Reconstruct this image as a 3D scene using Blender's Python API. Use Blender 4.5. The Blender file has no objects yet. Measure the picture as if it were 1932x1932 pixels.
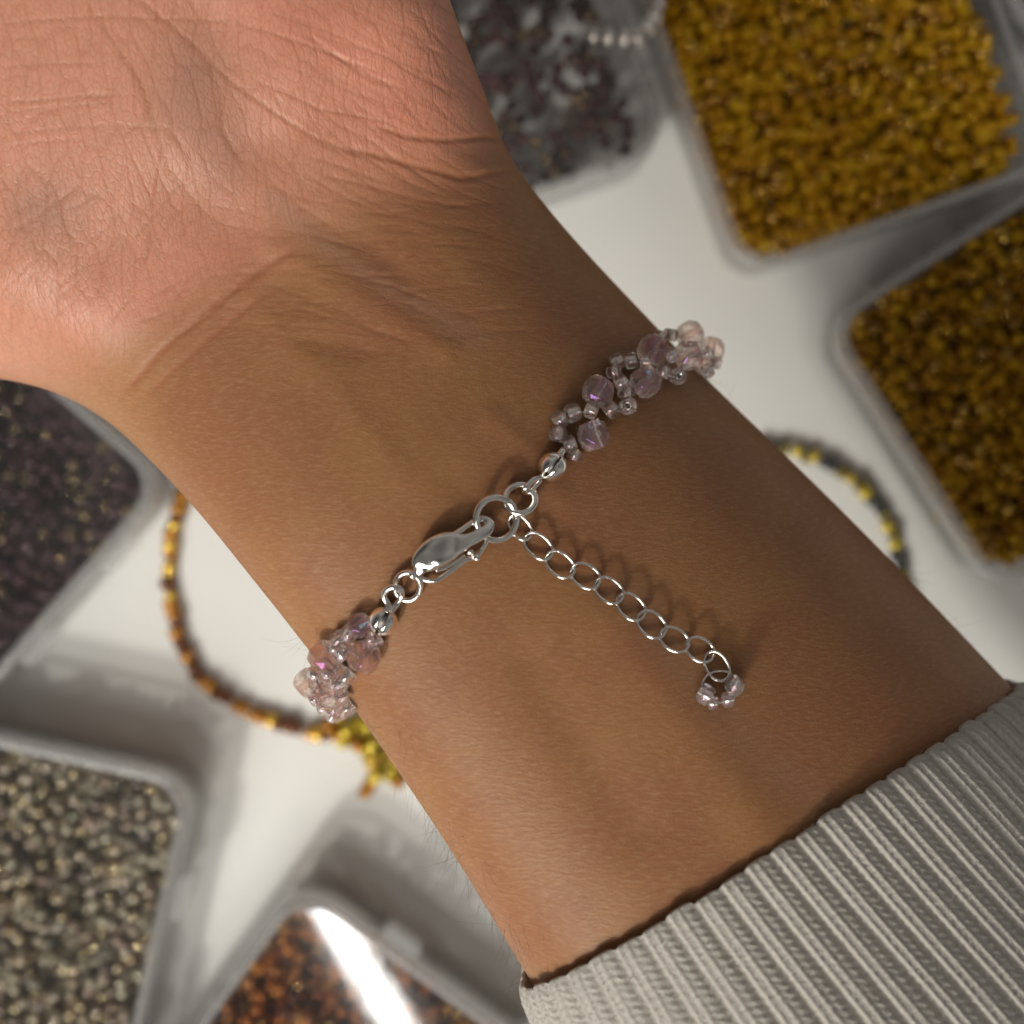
import bpy, bmesh, math, random
import numpy as np
from mathutils import Vector, Matrix, Quaternion
from mathutils.bvhtree import BVHTree

R = math.radians
random.seed(7)
rng = np.random.default_rng(11)
scene = bpy.context.scene
col = scene.collection

# ------------------------------------------------------------------ camera
CAM_H = 0.232            # camera height above the table, metres
LENS, SENSOR = 46.7, 36.0
cam_d = bpy.data.cameras.new('camera')
cam = bpy.data.objects.new('camera', cam_d)
col.objects.link(cam)
cam.location = (0, 0, CAM_H)
cam_d.lens = LENS
cam_d.sensor_width = SENSOR
cam_d.clip_start = 0.005
cam_d.clip_end = 20
cam_d.dof.use_dof = True
cam_d.dof.focus_distance = 0.1335
cam_d.dof.aperture_fstop = 16.5
scene.camera = cam

# ------------------------------------------------------------------ world and lamps (a room lit by lamps)
w = bpy.data.worlds.new('World')
scene.world = w
w.use_nodes = True
wb = w.node_tree.nodes['Background']
# the dim room round the table: soft lighter and darker areas of wall and ceiling
_wt = w.node_tree.nodes.new('ShaderNodeTexCoord')
_wn = w.node_tree.nodes.new('ShaderNodeTexNoise')
_wn.inputs['Scale'].default_value = 1.15
_wn.inputs['Detail'].default_value = 1.0
_wr = w.node_tree.nodes.new('ShaderNodeValToRGB')
_wr.color_ramp.elements[0].position = 0.36
_wr.color_ramp.elements[0].color = (0.20, 0.185, 0.17, 1)
_wr.color_ramp.elements[1].position = 0.64
_wr.color_ramp.elements[1].color = (1.0, 0.975, 0.92, 1)
w.node_tree.links.new(_wt.outputs['Generated'], _wn.inputs['Vector'])
w.node_tree.links.new(_wn.outputs[0], _wr.inputs[0])
w.node_tree.links.new(_wr.outputs[0], wb.inputs['Color'])
wb.inputs['Strength'].default_value = 0.235


def lamp(name, loc, aim, size, size_y, watts, colr):
    d = bpy.data.lights.new(name, 'AREA')
    d.shape = 'RECTANGLE'
    d.size, d.size_y = size, size_y
    d.energy = watts
    d.color = colr
    o = bpy.data.objects.new(name, d)
    col.objects.link(o)
    o.location = loc
    o.rotation_euler = (Vector(aim) - Vector(loc)).to_track_quat('-Z', 'Y').to_euler()
    return o


lamp('shaded_lamp', (-0.44, -0.96, 0.90), (0, 0, 0.05), 0.75, 0.62, 11.6, (1.0, 0.985, 0.915))
lamp('bulb', (-0.50, -0.92, 0.92), (0, 0, 0.05), 0.07, 0.07, 8.6, (1.0, 0.965, 0.89))
tube = lamp('ceiling_tube', (0.005, -0.921, 1.50), (0.005, -0.921, 0.0), 0.020, 1.0, 4.0, (1.0, 0.985, 0.95))
tube.rotation_euler = (0, 0, R(30.2))

scene.view_settings.view_transform = 'Standard'
scene.view_settings.look = 'None'
scene.view_settings.gamma = 1
scene.view_settings.use_curve_mapping = False
scene.view_settings.exposure = -0.05
scene.cycles.use_denoising = True
try:
    scene.cycles.denoiser = 'OPENIMAGEDENOISE'
except Exception:
    pass
scene.cycles.max_bounces = 9
scene.cycles.diffuse_bounces = 3
scene.cycles.glossy_bounces = 4
scene.cycles.use_adaptive_sampling = True
scene.cycles.adaptive_threshold = 0.03
scene.cycles.transmission_bounces = 7
scene.cycles.transparent_max_bounces = 12
scene.cycles.caustics_reflective = False
scene.cycles.caustics_refractive = False
scene.cycles.blur_glossy = 0.5
scene.cycles.sample_clamp_indirect = 6.0

# ------------------------------------------------------------------ photograph measure -> metres
PX = 1932.0


def scale_at(z):
    return (SENSOR / LENS) * (CAM_H - z) / PX


def at(px, py, z):
    s = scale_at(z)
    return Vector(((px - PX / 2) * s, (PX / 2 - py) * s, z))


def to_px(x, y, z):
    s = scale_at(z)
    return x / s + PX / 2, PX / 2 - y / s


# ------------------------------------------------------------------ materials
def new_mat(name):
    m = bpy.data.materials.new(name)
    m.use_nodes = True
    nt = m.node_tree
    for n in list(nt.nodes):
        nt.nodes.remove(n)
    out = nt.nodes.new('ShaderNodeOutputMaterial')
    return m, nt, out


class N:
    """small node helper"""
    def __init__(self, nt):
        self.nt = nt

    def __call__(self, kind, ins=None, **props):
        n = self.nt.nodes.new(kind)
        for k, v in props.items():
            setattr(n, k, v)
        for k, v in (ins or {}).items():
            if isinstance(v, bpy.types.NodeSocket):
                self.nt.links.new(v, n.inputs[k])
            else:
                n.inputs[k].default_value = v
        return n

    def math(self, op, a, b=0.0, clamp=False):
        n = self.nt.nodes.new('ShaderNodeMath')
        n.operation = op
        n.use_clamp = clamp
        for i, v in enumerate((a, b)):
            if isinstance(v, bpy.types.NodeSocket):
                self.nt.links.new(v, n.inputs[i])
            else:
                n.inputs[i].default_value = v
        return n.outputs[0]

    def mix(self, f, a, b):
        n = self.nt.nodes.new('ShaderNodeMix')
        n.data_type = 'RGBA'
        for k, v in ((0, f), (6, a), (7, b)):
            if isinstance(v, bpy.types.NodeSocket):
                self.nt.links.new(v, n.inputs[k])
            else:
                n.inputs[k].default_value = v
        return n.outputs[2]

    def ramp(self, f, stops, interp='LINEAR'):
        n = self.nt.nodes.new('ShaderNodeValToRGB')
        n.color_ramp.interpolation = interp
        el = n.color_ramp.elements
        while len(el) < len(stops):
            el.new(0.5)
        for e, (p, c) in zip(el, stops):
            e.position = p
            e.color = c if len(c) == 4 else (*c, 1)
        self.nt.links.new(f, n.inputs[0])
        return n.outputs[0]


def principled(name, color, rough=0.4, metal=0.0, trans=0.0, ior=1.45, film=None, coat=0.0):
    m, nt, out = new_mat(name)
    n = N(nt)
    ins = {'Base Color': (*color, 1), 'Roughness': rough, 'Metallic': metal,
           'Transmission Weight': trans, 'IOR': ior, 'Coat Weight': coat}
    if film:
        ins['Thin Film Thickness'] = film[0]
        ins['Thin Film IOR'] = film[1]
    p = n('ShaderNodeBsdfPrincipled', ins)
    nt.links.new(p.outputs[0], out.inputs[0])
    return m


def glass_material(name, color, film, through, tint, rough=0.03, ior=1.5, clear=1.0):
    m, nt, out = new_mat(name)
    n = N(nt)
    p = n('ShaderNodeBsdfPrincipled', {'Base Color': (*color, 1), 'Roughness': rough, 'Transmission Weight': clear, 'IOR': ior,
                                      'Thin Film Thickness': film[0], 'Thin Film IOR': film[1]})
    t = n('ShaderNodeBsdfTransparent', {'Color': (*tint, 1)})
    mx = n('ShaderNodeMixShader', {0: through, 1: p.outputs[0], 2: t.outputs[0]})
    nt.links.new(mx.outputs[0], out.inputs[0])
    return m


def silver_material():
    m, nt, out = new_mat('silver')
    n = N(nt)
    tc = n('ShaderNodeTexCoord')
    no = n('ShaderNodeTexNoise', {'Vector': tc.outputs['Object'], 'Scale': 900.0, 'Detail': 3.0})
    rg = n.math('ADD', n.math('MULTIPLY', no.outputs[0], 0.16), 0.05)
    bm = n('ShaderNodeBump', {'Height': no.outputs[0], 'Strength': 0.035, 'Distance': 0.0001})
    p = n('ShaderNodeBsdfPrincipled', {'Base Color': (0.97, 0.935, 0.885, 1), 'Metallic': 1.0,
                                      'Roughness': rg, 'Normal': bm.outputs[0]})
    nt.links.new(p.outputs[0], out.inputs[0])
    return m


def bead_box_material(name, stops, rough=0.12, trans=0.35, metal=0.0, film=None, gloss=0.5, through=0.38):
    """glass seed beads in a heap: each bead has its own shade"""
    m, nt, out = new_mat(name)
    n = N(nt)
    geo = n('ShaderNodeNewGeometry')
    oi = n('ShaderNodeObjectInfo')
    r = n.math('FRACT', n.math('ADD', geo.outputs['Random Per Island'], n.math('MULTIPLY', oi.outputs['Random'], 7.31)))
    c = n.ramp(r, stops)
    ins = {'Base Color': c, 'Roughness': rough, 'Metallic': metal, 'Transmission Weight': trans,
           'IOR': 1.5, 'Coat Weight': gloss, 'Coat Roughness': 0.05}
    if film:
        ins['Thin Film Thickness'] = n.math('ADD', n.math('MULTIPLY', n.math('FRACT', n.math('MULTIPLY', r, 13.7)), film[1]), film[0])
        ins['Thin Film IOR'] = film[2]
    r2 = n.math('FRACT', n.math('MULTIPLY', r, 29.3))
    flash = n.math('GREATER_THAN', r2, 0.80)
    ins['Metallic'] = n.math('ADD', n.math('MULTIPLY', flash, 0.6), metal, True)
    ins['Base Color'] = n.mix(n.math('MULTIPLY', flash, 0.30), c, (1.0, 0.78, 0.32, 1))  # pale gold mixed into a random fifth of the beads, imitating glints
    ins['Roughness'] = n.math('SUBTRACT', rough, n.math('MULTIPLY', flash, rough * 0.5))
    p = n('ShaderNodeBsdfPrincipled', ins)
    soft = n.mix(0.35, c, (1, 1, 1, 1))
    t = n('ShaderNodeBsdfTransparent', {'Color': soft})
    tl = n('ShaderNodeBsdfTranslucent', {'Color': c})
    th = n('ShaderNodeMixShader', {0: 0.4, 1: t.outputs[0], 2: tl.outputs[0]})
    mx = n('ShaderNodeMixShader', {0: through, 1: p.outputs[0], 2: th.outputs[0]})
    nt.links.new(mx.outputs[0], out.inputs[0])
    return m


def plastic_material(name, clear, tint=(0.86, 0.85, 0.86), rough=0.12, bump=0.0):
    """clear or frosted moulded plastic sheet: lets light through, scatters a little, reflects"""
    m, nt, out = new_mat(name)
    n = N(nt)
    tr = n('ShaderNodeBsdfTransparent', {'Color': (0.993, 0.993, 0.993, 1)})
    df = n('ShaderNodeBsdfDiffuse', {'Color': (*tint, 1)})
    tl = n('ShaderNodeBsdfTranslucent', {'Color': (*tint, 1)})
    sc = n('ShaderNodeMixShader', {0: 0.5, 1: df.outputs[0], 2: tl.outputs[0]})
    tc = n('ShaderNodeTexCoord')
    no = n('ShaderNodeTexNoise', {'Vector': tc.outputs['Object'], 'Scale': 70.0, 'Detail': 4.0})
    f = n.math('ADD', n.math('MULTIPLY', n.math('SUBTRACT', no.outputs[0], 0.5), 0.05), 1.0 - clear, True)
    body = n('ShaderNodeMixShader', {0: f, 1: tr.outputs[0], 2: sc.outputs[0]})
    bp = n('ShaderNodeBump', {'Height': no.outputs[0], 'Strength': 0.02 + bump, 'Distance': 0.001})
    gl = n('ShaderNodeBsdfGlossy', {'Color': (1, 1, 1, 1), 'Roughness': rough, 'Normal': bp.outputs[0]})
    geo = n('ShaderNodeNewGeometry')       # a ray leaving the sheet meets the same reflectance as one entering
    ior = n('ShaderNodeMix', {0: geo.outputs['Backfacing'], 2: 1.49, 3: 1.0 / 1.49}).outputs[0]
    fr = n('ShaderNodeFresnel', {'IOR': ior})
    sh = n('ShaderNodeMixShader', {0: fr.outputs[0], 1: body.outputs[0], 2: gl.outputs[0]})
    nt.links.new(sh.outputs[0], out.inputs[0])
    return m


def skin_material():
    m, nt, out = new_mat('skin')
    n = N(nt)
    tc = n('ShaderNodeTexCoord')
    palm = n('ShaderNodeAttribute', attribute_name='palm').outputs['Fac']
    blue = n('ShaderNodeAttribute', attribute_name='vein').outputs['Fac']
    red = n('ShaderNodeAttribute', attribute_name='flush').outputs['Fac']
    mm = n('ShaderNodeVectorMath', {0: tc.outputs['Object'], 3: 1000.0}, operation='SCALE').outputs[0]
    # colour: tan forearm, pinker palm, blotches, freckle-fine mottling
    big = n('ShaderNodeTexNoise', {'Vector': mm, 'Scale': 0.085, 'Detail': 4.0, 'Roughness': 0.6})
    mid = n('ShaderNodeTexNoise', {'Vector': mm, 'Scale': 0.45, 'Detail': 5.0, 'Roughness': 0.65})
    fine = n('ShaderNodeTexNoise', {'Vector': mm, 'Scale': 3.2, 'Detail': 3.0, 'Roughness': 0.6})
    tan = n.mix(n.ramp(big.outputs[0], [(0.38, (0, 0, 0)), (0.60, (1, 1, 1))]), (0.345, 0.165, 0.064, 1), (0.312, 0.132, 0.060, 1))
    pink = n.mix(n.ramp(mid.outputs[0], [(0.35, (0, 0, 0)), (0.68, (1, 1, 1))]), (0.58, 0.255, 0.172, 1), (0.52, 0.240, 0.150, 1))
    c = n.mix(palm, tan, pink)
    rosy = n('ShaderNodeAttribute', attribute_name='rosy').outputs['Fac']
    c = n.mix(n.math('MULTIPLY', rosy, 0.75), c, (0.66, 0.255, 0.175, 1))
    c = n.mix(n.math('MULTIPLY', blue, 0.65), c, (0.34, 0.20, 0.155, 1))
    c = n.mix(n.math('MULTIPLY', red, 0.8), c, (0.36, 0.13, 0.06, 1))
    c = n.mix(n.ramp(fine.outputs[0], [(0.42, (0, 0, 0)), (0.80, (0.38, 0.38, 0.38))]), c, (0.30, 0.125, 0.055, 1))
    c = n.mix(n.ramp(fine.outputs[0], [(0.22, (0.3, 0.3, 0.3)), (0.46, (0, 0, 0))]), c, (0.43, 0.23, 0.11, 1))
    # relief and flecks: fine broken lines across the wrist
    warp = n('ShaderNodeTexNoise', {'Vector': mm, 'Scale': 0.12, 'Detail': 2.0})
    wv = n('ShaderNodeVectorMath', {0: warp.outputs['Color'], 3: 2.2}, operation='SCALE').outputs[0]
    mv = n('ShaderNodeVectorMath', {0: mm, 1: wv}, operation='ADD').outputs[0]
    mp = n('ShaderNodeMapping', {'Vector': mv, 'Rotation': (0, 0, R(9)), 'Scale': (0.95, 3.4, 0.7)})
    lines = n('ShaderNodeTexNoise', {'Vector': mp.outputs[0], 'Scale': 1.0, 'Detail': 3.0, 'Roughness': 0.62}, noise_dimensions='2D')
    mp2 = n('ShaderNodeMapping', {'Vector': mv, 'Rotation': (0, 0, R(14)), 'Scale': (0.14, 1.0, 0.3)})
    lines2 = n('ShaderNodeTexNoise', {'Vector': mp2.outputs[0], 'Scale': 1.0, 'Detail': 2.0, 'Roughness': 0.6}, noise_dimensions='2D')
    # relief: criss-cross creases on the heel of the hand
    mp3 = n('ShaderNodeMapping', {'Vector': mv, 'Rotation': (0, 0, R(-34)), 'Scale': (0.55, 0.20, 0.35)})
    v1 = n('ShaderNodeTexVoronoi', {'Vector': mp3.outputs[0], 'Scale': 1.0}, feature='DISTANCE_TO_EDGE', voronoi_dimensions='2D')
    e1 = n.math('MINIMUM', n.math('MULTIPLY', v1.outputs['Distance'], 7.0), 1.0)
    mp4 = n('ShaderNodeMapping', {'Vector': mv, 'Rotation': (0, 0, R(28)), 'Scale': (1.9, 1.0, 0.9)})
    v2 = n('ShaderNodeTexVoronoi', {'Vector': mp4.outputs[0], 'Scale': 1.0}, feature='DISTANCE_TO_EDGE', voronoi_dimensions='2D')
    e2 = n.math('MINIMUM', n.math('MULTIPLY', v2.outputs['Distance'], 5.0), 1.0)
    v3 = n('ShaderNodeTexVoronoi', {'Vector': mv, 'Scale': 2.6}, feature='DISTANCE_TO_EDGE', voronoi_dimensions='2D')
    e3 = n.math('MINIMUM', n.math('MULTIPLY', v3.outputs['Distance'], 4.0), 1.0)
    hp = n.math('ADD', n.math('MULTIPLY', e1, 1.6), n.math('ADD', n.math('MULTIPLY', e2, 0.8), n.math('MULTIPLY', e3, 0.25)))
    hw = n.math('ADD', n.math('ADD', n.math('MULTIPLY', lines.outputs[0], 1.5), n.math('MULTIPLY', lines2.outputs[0], 0.9)), n.math('MULTIPLY', e3, 0.18))
    hm = n('ShaderNodeMix', {0: palm, 2: hw, 3: hp}).outputs[0]
    # between the lines the skin shows a touch paler, in them a touch redder
    notpalm = n.math('SUBTRACT', 1.0, palm)
    c = n.mix(n.math('MULTIPLY', notpalm, n.ramp(lines.outputs[0], [(0.50, (0, 0, 0)), (0.74, (0.36, 0.36, 0.36))])), c, (0.47, 0.275, 0.155, 1))
    c = n.mix(n.math('MULTIPLY', notpalm, n.ramp(lines.outputs[0], [(0.28, (0.28, 0.28, 0.28)), (0.46, (0, 0, 0))])), c, (0.25, 0.105, 0.048, 1))
    c = n.mix(n.math('MULTIPLY', palm, n.math('MULTIPLY', n.math('MULTIPLY', e1, e2), 0.16)), c, (0.70, 0.36, 0.26, 1))
    c = n.mix(n.math('MULTIPLY', palm, n.math('MULTIPLY', n.math('SUBTRACT', 1.0, e2), 0.07)), c, (0.42, 0.165, 0.10, 1))
    # pores
    hm = n.math('ADD', hm, n.math('MULTIPLY', fine.outputs[0], 0.75))
    bump = n('ShaderNodeBump', {'Height': hm, 'Strength': 0.9, 'Distance': 0.000027})
    c = n.mix(n.math('MULTIPLY', palm, n.math('MULTIPLY', n.math('SUBTRACT', 1.0, e1), 0.13)), c, (0.45, 0.17, 0.10, 1))
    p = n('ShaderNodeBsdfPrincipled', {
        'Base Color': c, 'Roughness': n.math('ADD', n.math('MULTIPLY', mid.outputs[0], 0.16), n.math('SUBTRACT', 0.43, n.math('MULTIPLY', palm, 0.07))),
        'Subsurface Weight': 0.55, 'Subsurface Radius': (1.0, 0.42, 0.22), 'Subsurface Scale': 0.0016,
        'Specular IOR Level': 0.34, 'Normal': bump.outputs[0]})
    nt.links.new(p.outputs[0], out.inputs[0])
    return m


def knit_material():
    m, nt, out = new_mat('knit_grey')
    n = N(nt)
    tc = n('ShaderNodeTexCoord')
    mm = n('ShaderNodeVectorMath', {0: tc.outputs['Object'], 3: 1000.0}, operation='SCALE').outputs[0]
    a = n('ShaderNodeTexNoise', {'Vector': mm, 'Scale': 2.6, 'Detail': 5.0, 'Roughness': 0.7})
    b = n('ShaderNodeTexNoise', {'Vector': mm, 'Scale': 0.06, 'Detail': 3.0})
    c = n.mix(n.ramp(a.outputs[0], [(0.33, (0, 0, 0)), (0.68, (1, 1, 1))]), (0.45, 0.415, 0.37, 1), (0.62, 0.58, 0.525, 1))
    c = n.mix(n.math('MULTIPLY', b.outputs[0], 0.35), c, (0.46, 0.40, 0.355, 1))
    bp = n('ShaderNodeBump', {'Height': a.outputs[0], 'Strength': 0.8, 'Distance': 0.00025})
    p = n('ShaderNodeBsdfPrincipled', {'Base Color': c, 'Roughness': 0.95, 'Sheen Weight': 0.25,
                                      'Sheen Roughness': 0.5, 'Specular IOR Level': 0.15, 'Normal': bp.outputs[0]})
    nt.links.new(p.outputs[0], out.inputs[0])
    return m


def table_material():
    m, nt, out = new_mat('white_table')
    n = N(nt)
    tc = n('ShaderNodeTexCoord')
    a = n('ShaderNodeTexNoise', {'Vector': tc.outputs['Object'], 'Scale': 14.0, 'Detail': 4.0})
    c = n.mix(a.outputs[0], (0.84, 0.83, 0.795, 1), (0.865, 0.857, 0.83, 1))
    bp = n('ShaderNodeBump', {'Height': a.outputs[0], 'Strength': 0.12, 'Distance': 0.004})
    p = n('ShaderNodeBsdfPrincipled', {'Base Color': c, 'Roughness': 0.32, 'Normal': bp.outputs[0]})
    nt.links.new(p.outputs[0], out.inputs[0])
    return m


M = {
    'silver': silver_material(),
    'skin': skin_material(),
    'knit': knit_material(),
    'table': table_material(),
    'lid': plastic_material('clear_lid', 0.985, rough=0.05),
    'tray': plastic_material('frosted_tray', 0.84, tint=(0.96, 0.955, 0.95), rough=0.22),
    'rim': plastic_material('frosted_rim', 0.76, tint=(0.99, 0.985, 0.98), rough=0.2),
    'pink_glass': glass_material('pink_iris_glass', (1.0, 0.84, 0.80), (300, 1.85), 0.40, (1.0, 0.925, 0.90), clear=0.93),
    'clear_glass': glass_material('clear_iris_glass', (1.0, 0.95, 0.94), (345, 1.6), 0.36, (1.0, 0.955, 0.945), 0.02, 1.47, 0.93),
    'lining': principled('silver_lining', (0.95, 0.93, 0.92), 0.08, 1.0),
    'thread': principled('thread', (0.75, 0.68, 0.64), 0.4, 0, 0.4),
    'hair': principled('arm_hair', (0.16, 0.09, 0.05), 0.45),
    'fuzz': principled('wool_fuzz', (0.62, 0.57, 0.52), 0.9),
}

# ------------------------------------------------------------------ object helpers
def link(o, parent=None):
    col.objects.link(o)
    if parent is not None:
        o.parent = parent
    return o


def mesh_obj(name, verts, faces, mat, parent=None, smooth=True):
    me = bpy.data.meshes.new(name)
    me.from_pydata([tuple(v) for v in verts], [], faces)
    for mt in (mat if isinstance(mat, (list, tuple)) else [mat]):
        me.materials.append(mt)
    if smooth:
        me.polygons.foreach_set('use_smooth', [True] * len(me.polygons))
    me.update()
    return link(bpy.data.objects.new(name, me), parent)


def np_mesh(name, V, Q, mat):
    """fast quad mesh from numpy arrays"""
    me = bpy.data.meshes.new(name)
    k = Q.shape[1]
    me.vertices.add(len(V))
    me.vertices.foreach_set('co', V.astype(np.float32).ravel())
    me.loops.add(Q.size)
    me.loops.foreach_set('vertex_index', Q.astype(np.int32).ravel())
    me.polygons.add(len(Q))
    me.polygons.foreach_set('loop_start', np.arange(0, Q.size, k, dtype=np.int32))
    me.polygons.foreach_set('use_smooth', np.ones(len(Q), bool))
    me.materials.append(mat)
    me.update(calc_edges=True)
    return me


def thing(name, label, cat, loc=(0, 0, 0), group=None, kind=None):
    o = bpy.data.objects.new(name, None)
    o.empty_display_size = 0.01
    o.location = loc
    link(o)
    tag(o, label, cat, group, kind)
    return o


def tag(o, label=None, cat=None, group=None, kind=None):
    if label: o['label'] = label
    if cat: o['category'] = cat
    if group: o['group'] = group
    if kind: o['kind'] = kind
    return o


def tube_data(pts, radii, seg=12, closed=False, flat=1.0, up=None, sq=1.0):
    """swept tube; flat squashes along `up`"""
    P = [Vector(p) for p in pts]
    n = len(P)
    if not hasattr(radii, '__len__'):
        radii = [radii] * n
    V, F = [], []
    prev = None
    for i in range(n):
        a = P[(i - 1) % n] if (closed or i > 0) else P[i]
        b = P[(i + 1) % n] if (closed or i < n - 1) else P[i]
        t = (b - a).normalized()
        if up is not None:
            nrm = (up - t * up.dot(t)).normalized()
        elif prev is None:
            r = Vector((0, 0, 1)) if abs(t.z) < 0.9 else Vector((1, 0, 0))
            nrm = (r - t * r.dot(t)).normalized()
        else:
            nrm = (prev - t * prev.dot(t)).normalized()
        prev = nrm
        bi = t.cross(nrm)
        for k in range(seg):
            an = 2 * math.pi * k / seg
            ca, sa = math.cos(an), math.sin(an)
            ca, sa = math.copysign(abs(ca) ** sq, ca), math.copysign(abs(sa) ** sq, sa)
            V.append(P[i] + float(radii[i]) * (bi * ca + nrm * (sa * flat)))
    for i in range(n if closed else n - 1):
        j = (i + 1) % n
        for k in range(seg):
            l = (k + 1) % seg
            F.append((i * seg + k, i * seg + l, j * seg + l, j * seg + k))
    if not closed:
        F.append(tuple(range(seg))[::-1])
        F.append(tuple((n - 1) * seg + k for k in range(seg)))
    return V, F


def catmull(pts, per=8, closed=False):
    P = [np.array(p, float) for p in pts]
    n = len(P)
    out = []
    for i in range(n if closed else n - 1):
        g = lambda k: P[k % n] if closed else P[min(max(k, 0), n - 1)]
        p0, p1, p2, p3 = g(i - 1), g(i), g(i + 1), g(i + 2)
        for s in range(per):
            t = s / per
            out.append(0.5 * ((2 * p1) + (-p0 + p2) * t + (2 * p0 - 5 * p1 + 4 * p2 - p3) * t * t + (-p0 + 3 * p1 - 3 * p2 + p3) * t ** 3))
    if not closed:
        out.append(P[-1])
    return out


def lathe_data(profile, seg, closed_profile=True):
    V, F = [], []
    n = len(profile)
    for k in range(seg):
        a = 2 * math.pi * k / seg
        for r, z in profile:
            V.append((r * math.cos(a), r * math.sin(a), z))
    for k in range(seg):
        l = (k + 1) % seg
        for i in range(n if closed_profile else n - 1):
            j = (i + 1) % n
            F.append((k * n + i, l * n + i, l * n + j, k * n + j))
    return V, F


# ------------------------------------------------------------------ table
tb = mesh_obj('table', [(-.45, -.45, 0), (.45, -.45, 0), (.45, .45, 0), (-.45, .45, 0),
                        (-.45, -.45, -.02), (.45, -.45, -.02), (.45, .45, -.02), (-.45, .45, -.02)],
              [(0, 1, 2, 3), (7, 6, 5, 4), (0, 4, 5, 1), (1, 5, 6, 2), (2, 6, 7, 3), (3, 7, 4, 0)], M['table'], smooth=False)
tag(tb, 'smooth white table top under the bead boxes', kind='structure')

# ------------------------------------------------------------------ the arm: one continuous surface swept through measured sections
#        left edge        right edge      half thickness  centre height
SEC = [((2060, 3440), (3240, 2760), 30.0, 42.0),
       ((1770, 3000), (2870, 2350), 28.0, 41.0),
       ((1500, 2590), (2520, 1960), 26.0, 40.0),
       ((1330, 2330), (2320, 1740), 25.0, 40.0),
       ((1170, 2090), (2110, 1520), 23.5, 39.5),
       ((1010, 1850), (1912, 1310), 22.0, 39.0),
       ((852, 1594), (1645, 1030), 20.5, 39.0),
       ((704, 1376), (1464, 850), 19.5, 39.0),
       ((588, 1223), (1330, 720), 19.0, 39.0),
       ((482, 1089), (1200, 585), 18.5, 39.0),
       ((385, 970), (1100, 478), 18.2, 39.0),
       ((300, 878), (1025, 390), 18.0, 39.0),
       ((215, 800), (967, 310), 17.6, 39.0),
       ((125, 748), (932, 235), 17.2, 39.8),
       ((20, 718), (893, 140), 17.0, 41.0),
       ((-110, 700), (858, 50), 16.8, 42.6),
       ((-260, 650), (820, -50), 16.2, 44.6),
       ((-380, 560), (775, -170), 15.4, 47.0),
       ((-440, 430), (720, -310), 14.6, 49.5),
       ((-450, 270), (640, -440), 14.0, 51.5),
       ((-400, 110), (520, -520), 12.5, 53.0),
       ((-300, 0), (380, -540), 9.0, 54.0),
       ((-180, -80), (240, -520), 3.0, 54.5)]
ROLL = [.30] * 10 + [.22, .12, .03, -.05, -.10] + [-.135] * 8     # the wrist is rolled a little: its far side slopes away
_sec = []
for (L, Rr, b, zc), rl in zip(SEC, ROLL):
    zm = zc * 1e-3 + 0.045
    half = math.hypot(Rr[0] - L[0], Rr[1] - L[1]) / 2 * scale_at(zm)
    l = at(L[0], L[1], zm + rl * half); r = at(Rr[0], Rr[1], zm - rl * half)
    _sec.append([l.x, l.y, r.x, r.y, b * 1e-3, zm, rl])
_sec = np.array(_sec)
PER = 40
_dense = np.array(catmull(_sec, PER))
_mid = (_dense[:, 0:2] + _dense[:, 2:4]) / 2
_len = np.concatenate([[0], np.cumsum(np.linalg.norm(np.diff(_mid, axis=0), axis=1))])
SLEEVE_T = 5.0          # the section index where the cuff ends


def section(s):
    """interpolate section rows at arc length s"""
    return np.stack([np.interp(s, _len, _dense[:, k]) for k in range(7)], -1)


def arc_at(sec_index):
    return np.interp(sec_index * PER, np.arange(len(_len)), _len)


def surface(s, phi, grow=0.0, n=2.25):
    """point on the tube; phi=0 right edge, pi/2 top, pi left edge"""
    q = section(s)
    C = (q[..., 0:2] + q[..., 2:4]) / 2
    Wv = (q[..., 2:4] - q[..., 0:2]) / 2
    a = np.linalg.norm(Wv, axis=-1)
    U = Wv / a[..., None]
    c, d = np.cos(phi), np.sin(phi)
    k = 2.0 / n
    X = np.sign(c) * np.abs(c) ** k * (a + grow)
    Z = np.sign(d) * np.abs(d) ** k * (q[..., 4] + grow)
    return np.stack([C[..., 0] + U[..., 0] * X, C[..., 1] + U[..., 1] * X, q[..., 5] + Z - q[..., 6] * X], -1)


def seg_dist(px, py, a, b):
    ax, ay = a; bx, by = b
    dx, dy = bx - ax, by - ay
    t = np.clip(((px - ax) * dx + (py - ay) * dy) / (dx * dx + dy * dy + 1e-9), 0, 1)
    return np.hypot(px - (ax + t * dx), py - (ay + t * dy))


def poly_dist(px, py, pts):
    d = np.full(px.shape, 1e9)
    for a, b in zip(pts[:-1], pts[1:]):
        d = np.minimum(d, seg_dist(px, py, a, b))
    return d


# broad anatomy, mm (mound / hollow / tendon)
BROAD = [
    ([(60, 540), (150, 590)], 120, 1.9), ([(760, 40), (800, 190)], 110, 1.9), ([(400, 60), (470, 260)], 85, -1.0),
    ([(330, 360), (430, 420)], 60, -0.5),
    ([(600, 420), (690, 462), (770, 520)], 26, -0.75), ([(570, 640), (690, 660)], 24, -0.65),
    ([(520, 470), (650, 545), (840, 660)], 28, 0.75), ([(800, 420), (930, 560)], 45, 0.5),
    ([(470, 560), (620, 720), (760, 900)], 34, 0.5),
    ([(930, 790), (1000, 850), (1060, 940)], 26, 0.55), ([(850, 900), (930, 990)], 30, -0.35),
    ([(1160, 1180), (1330, 1420), (1500, 1640)], 70, 0.45), ([(1000, 1250), (1200, 1560)], 60, -0.35),
    ([(820, 300), (960, 330)], 26, 0.7),
]
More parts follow.
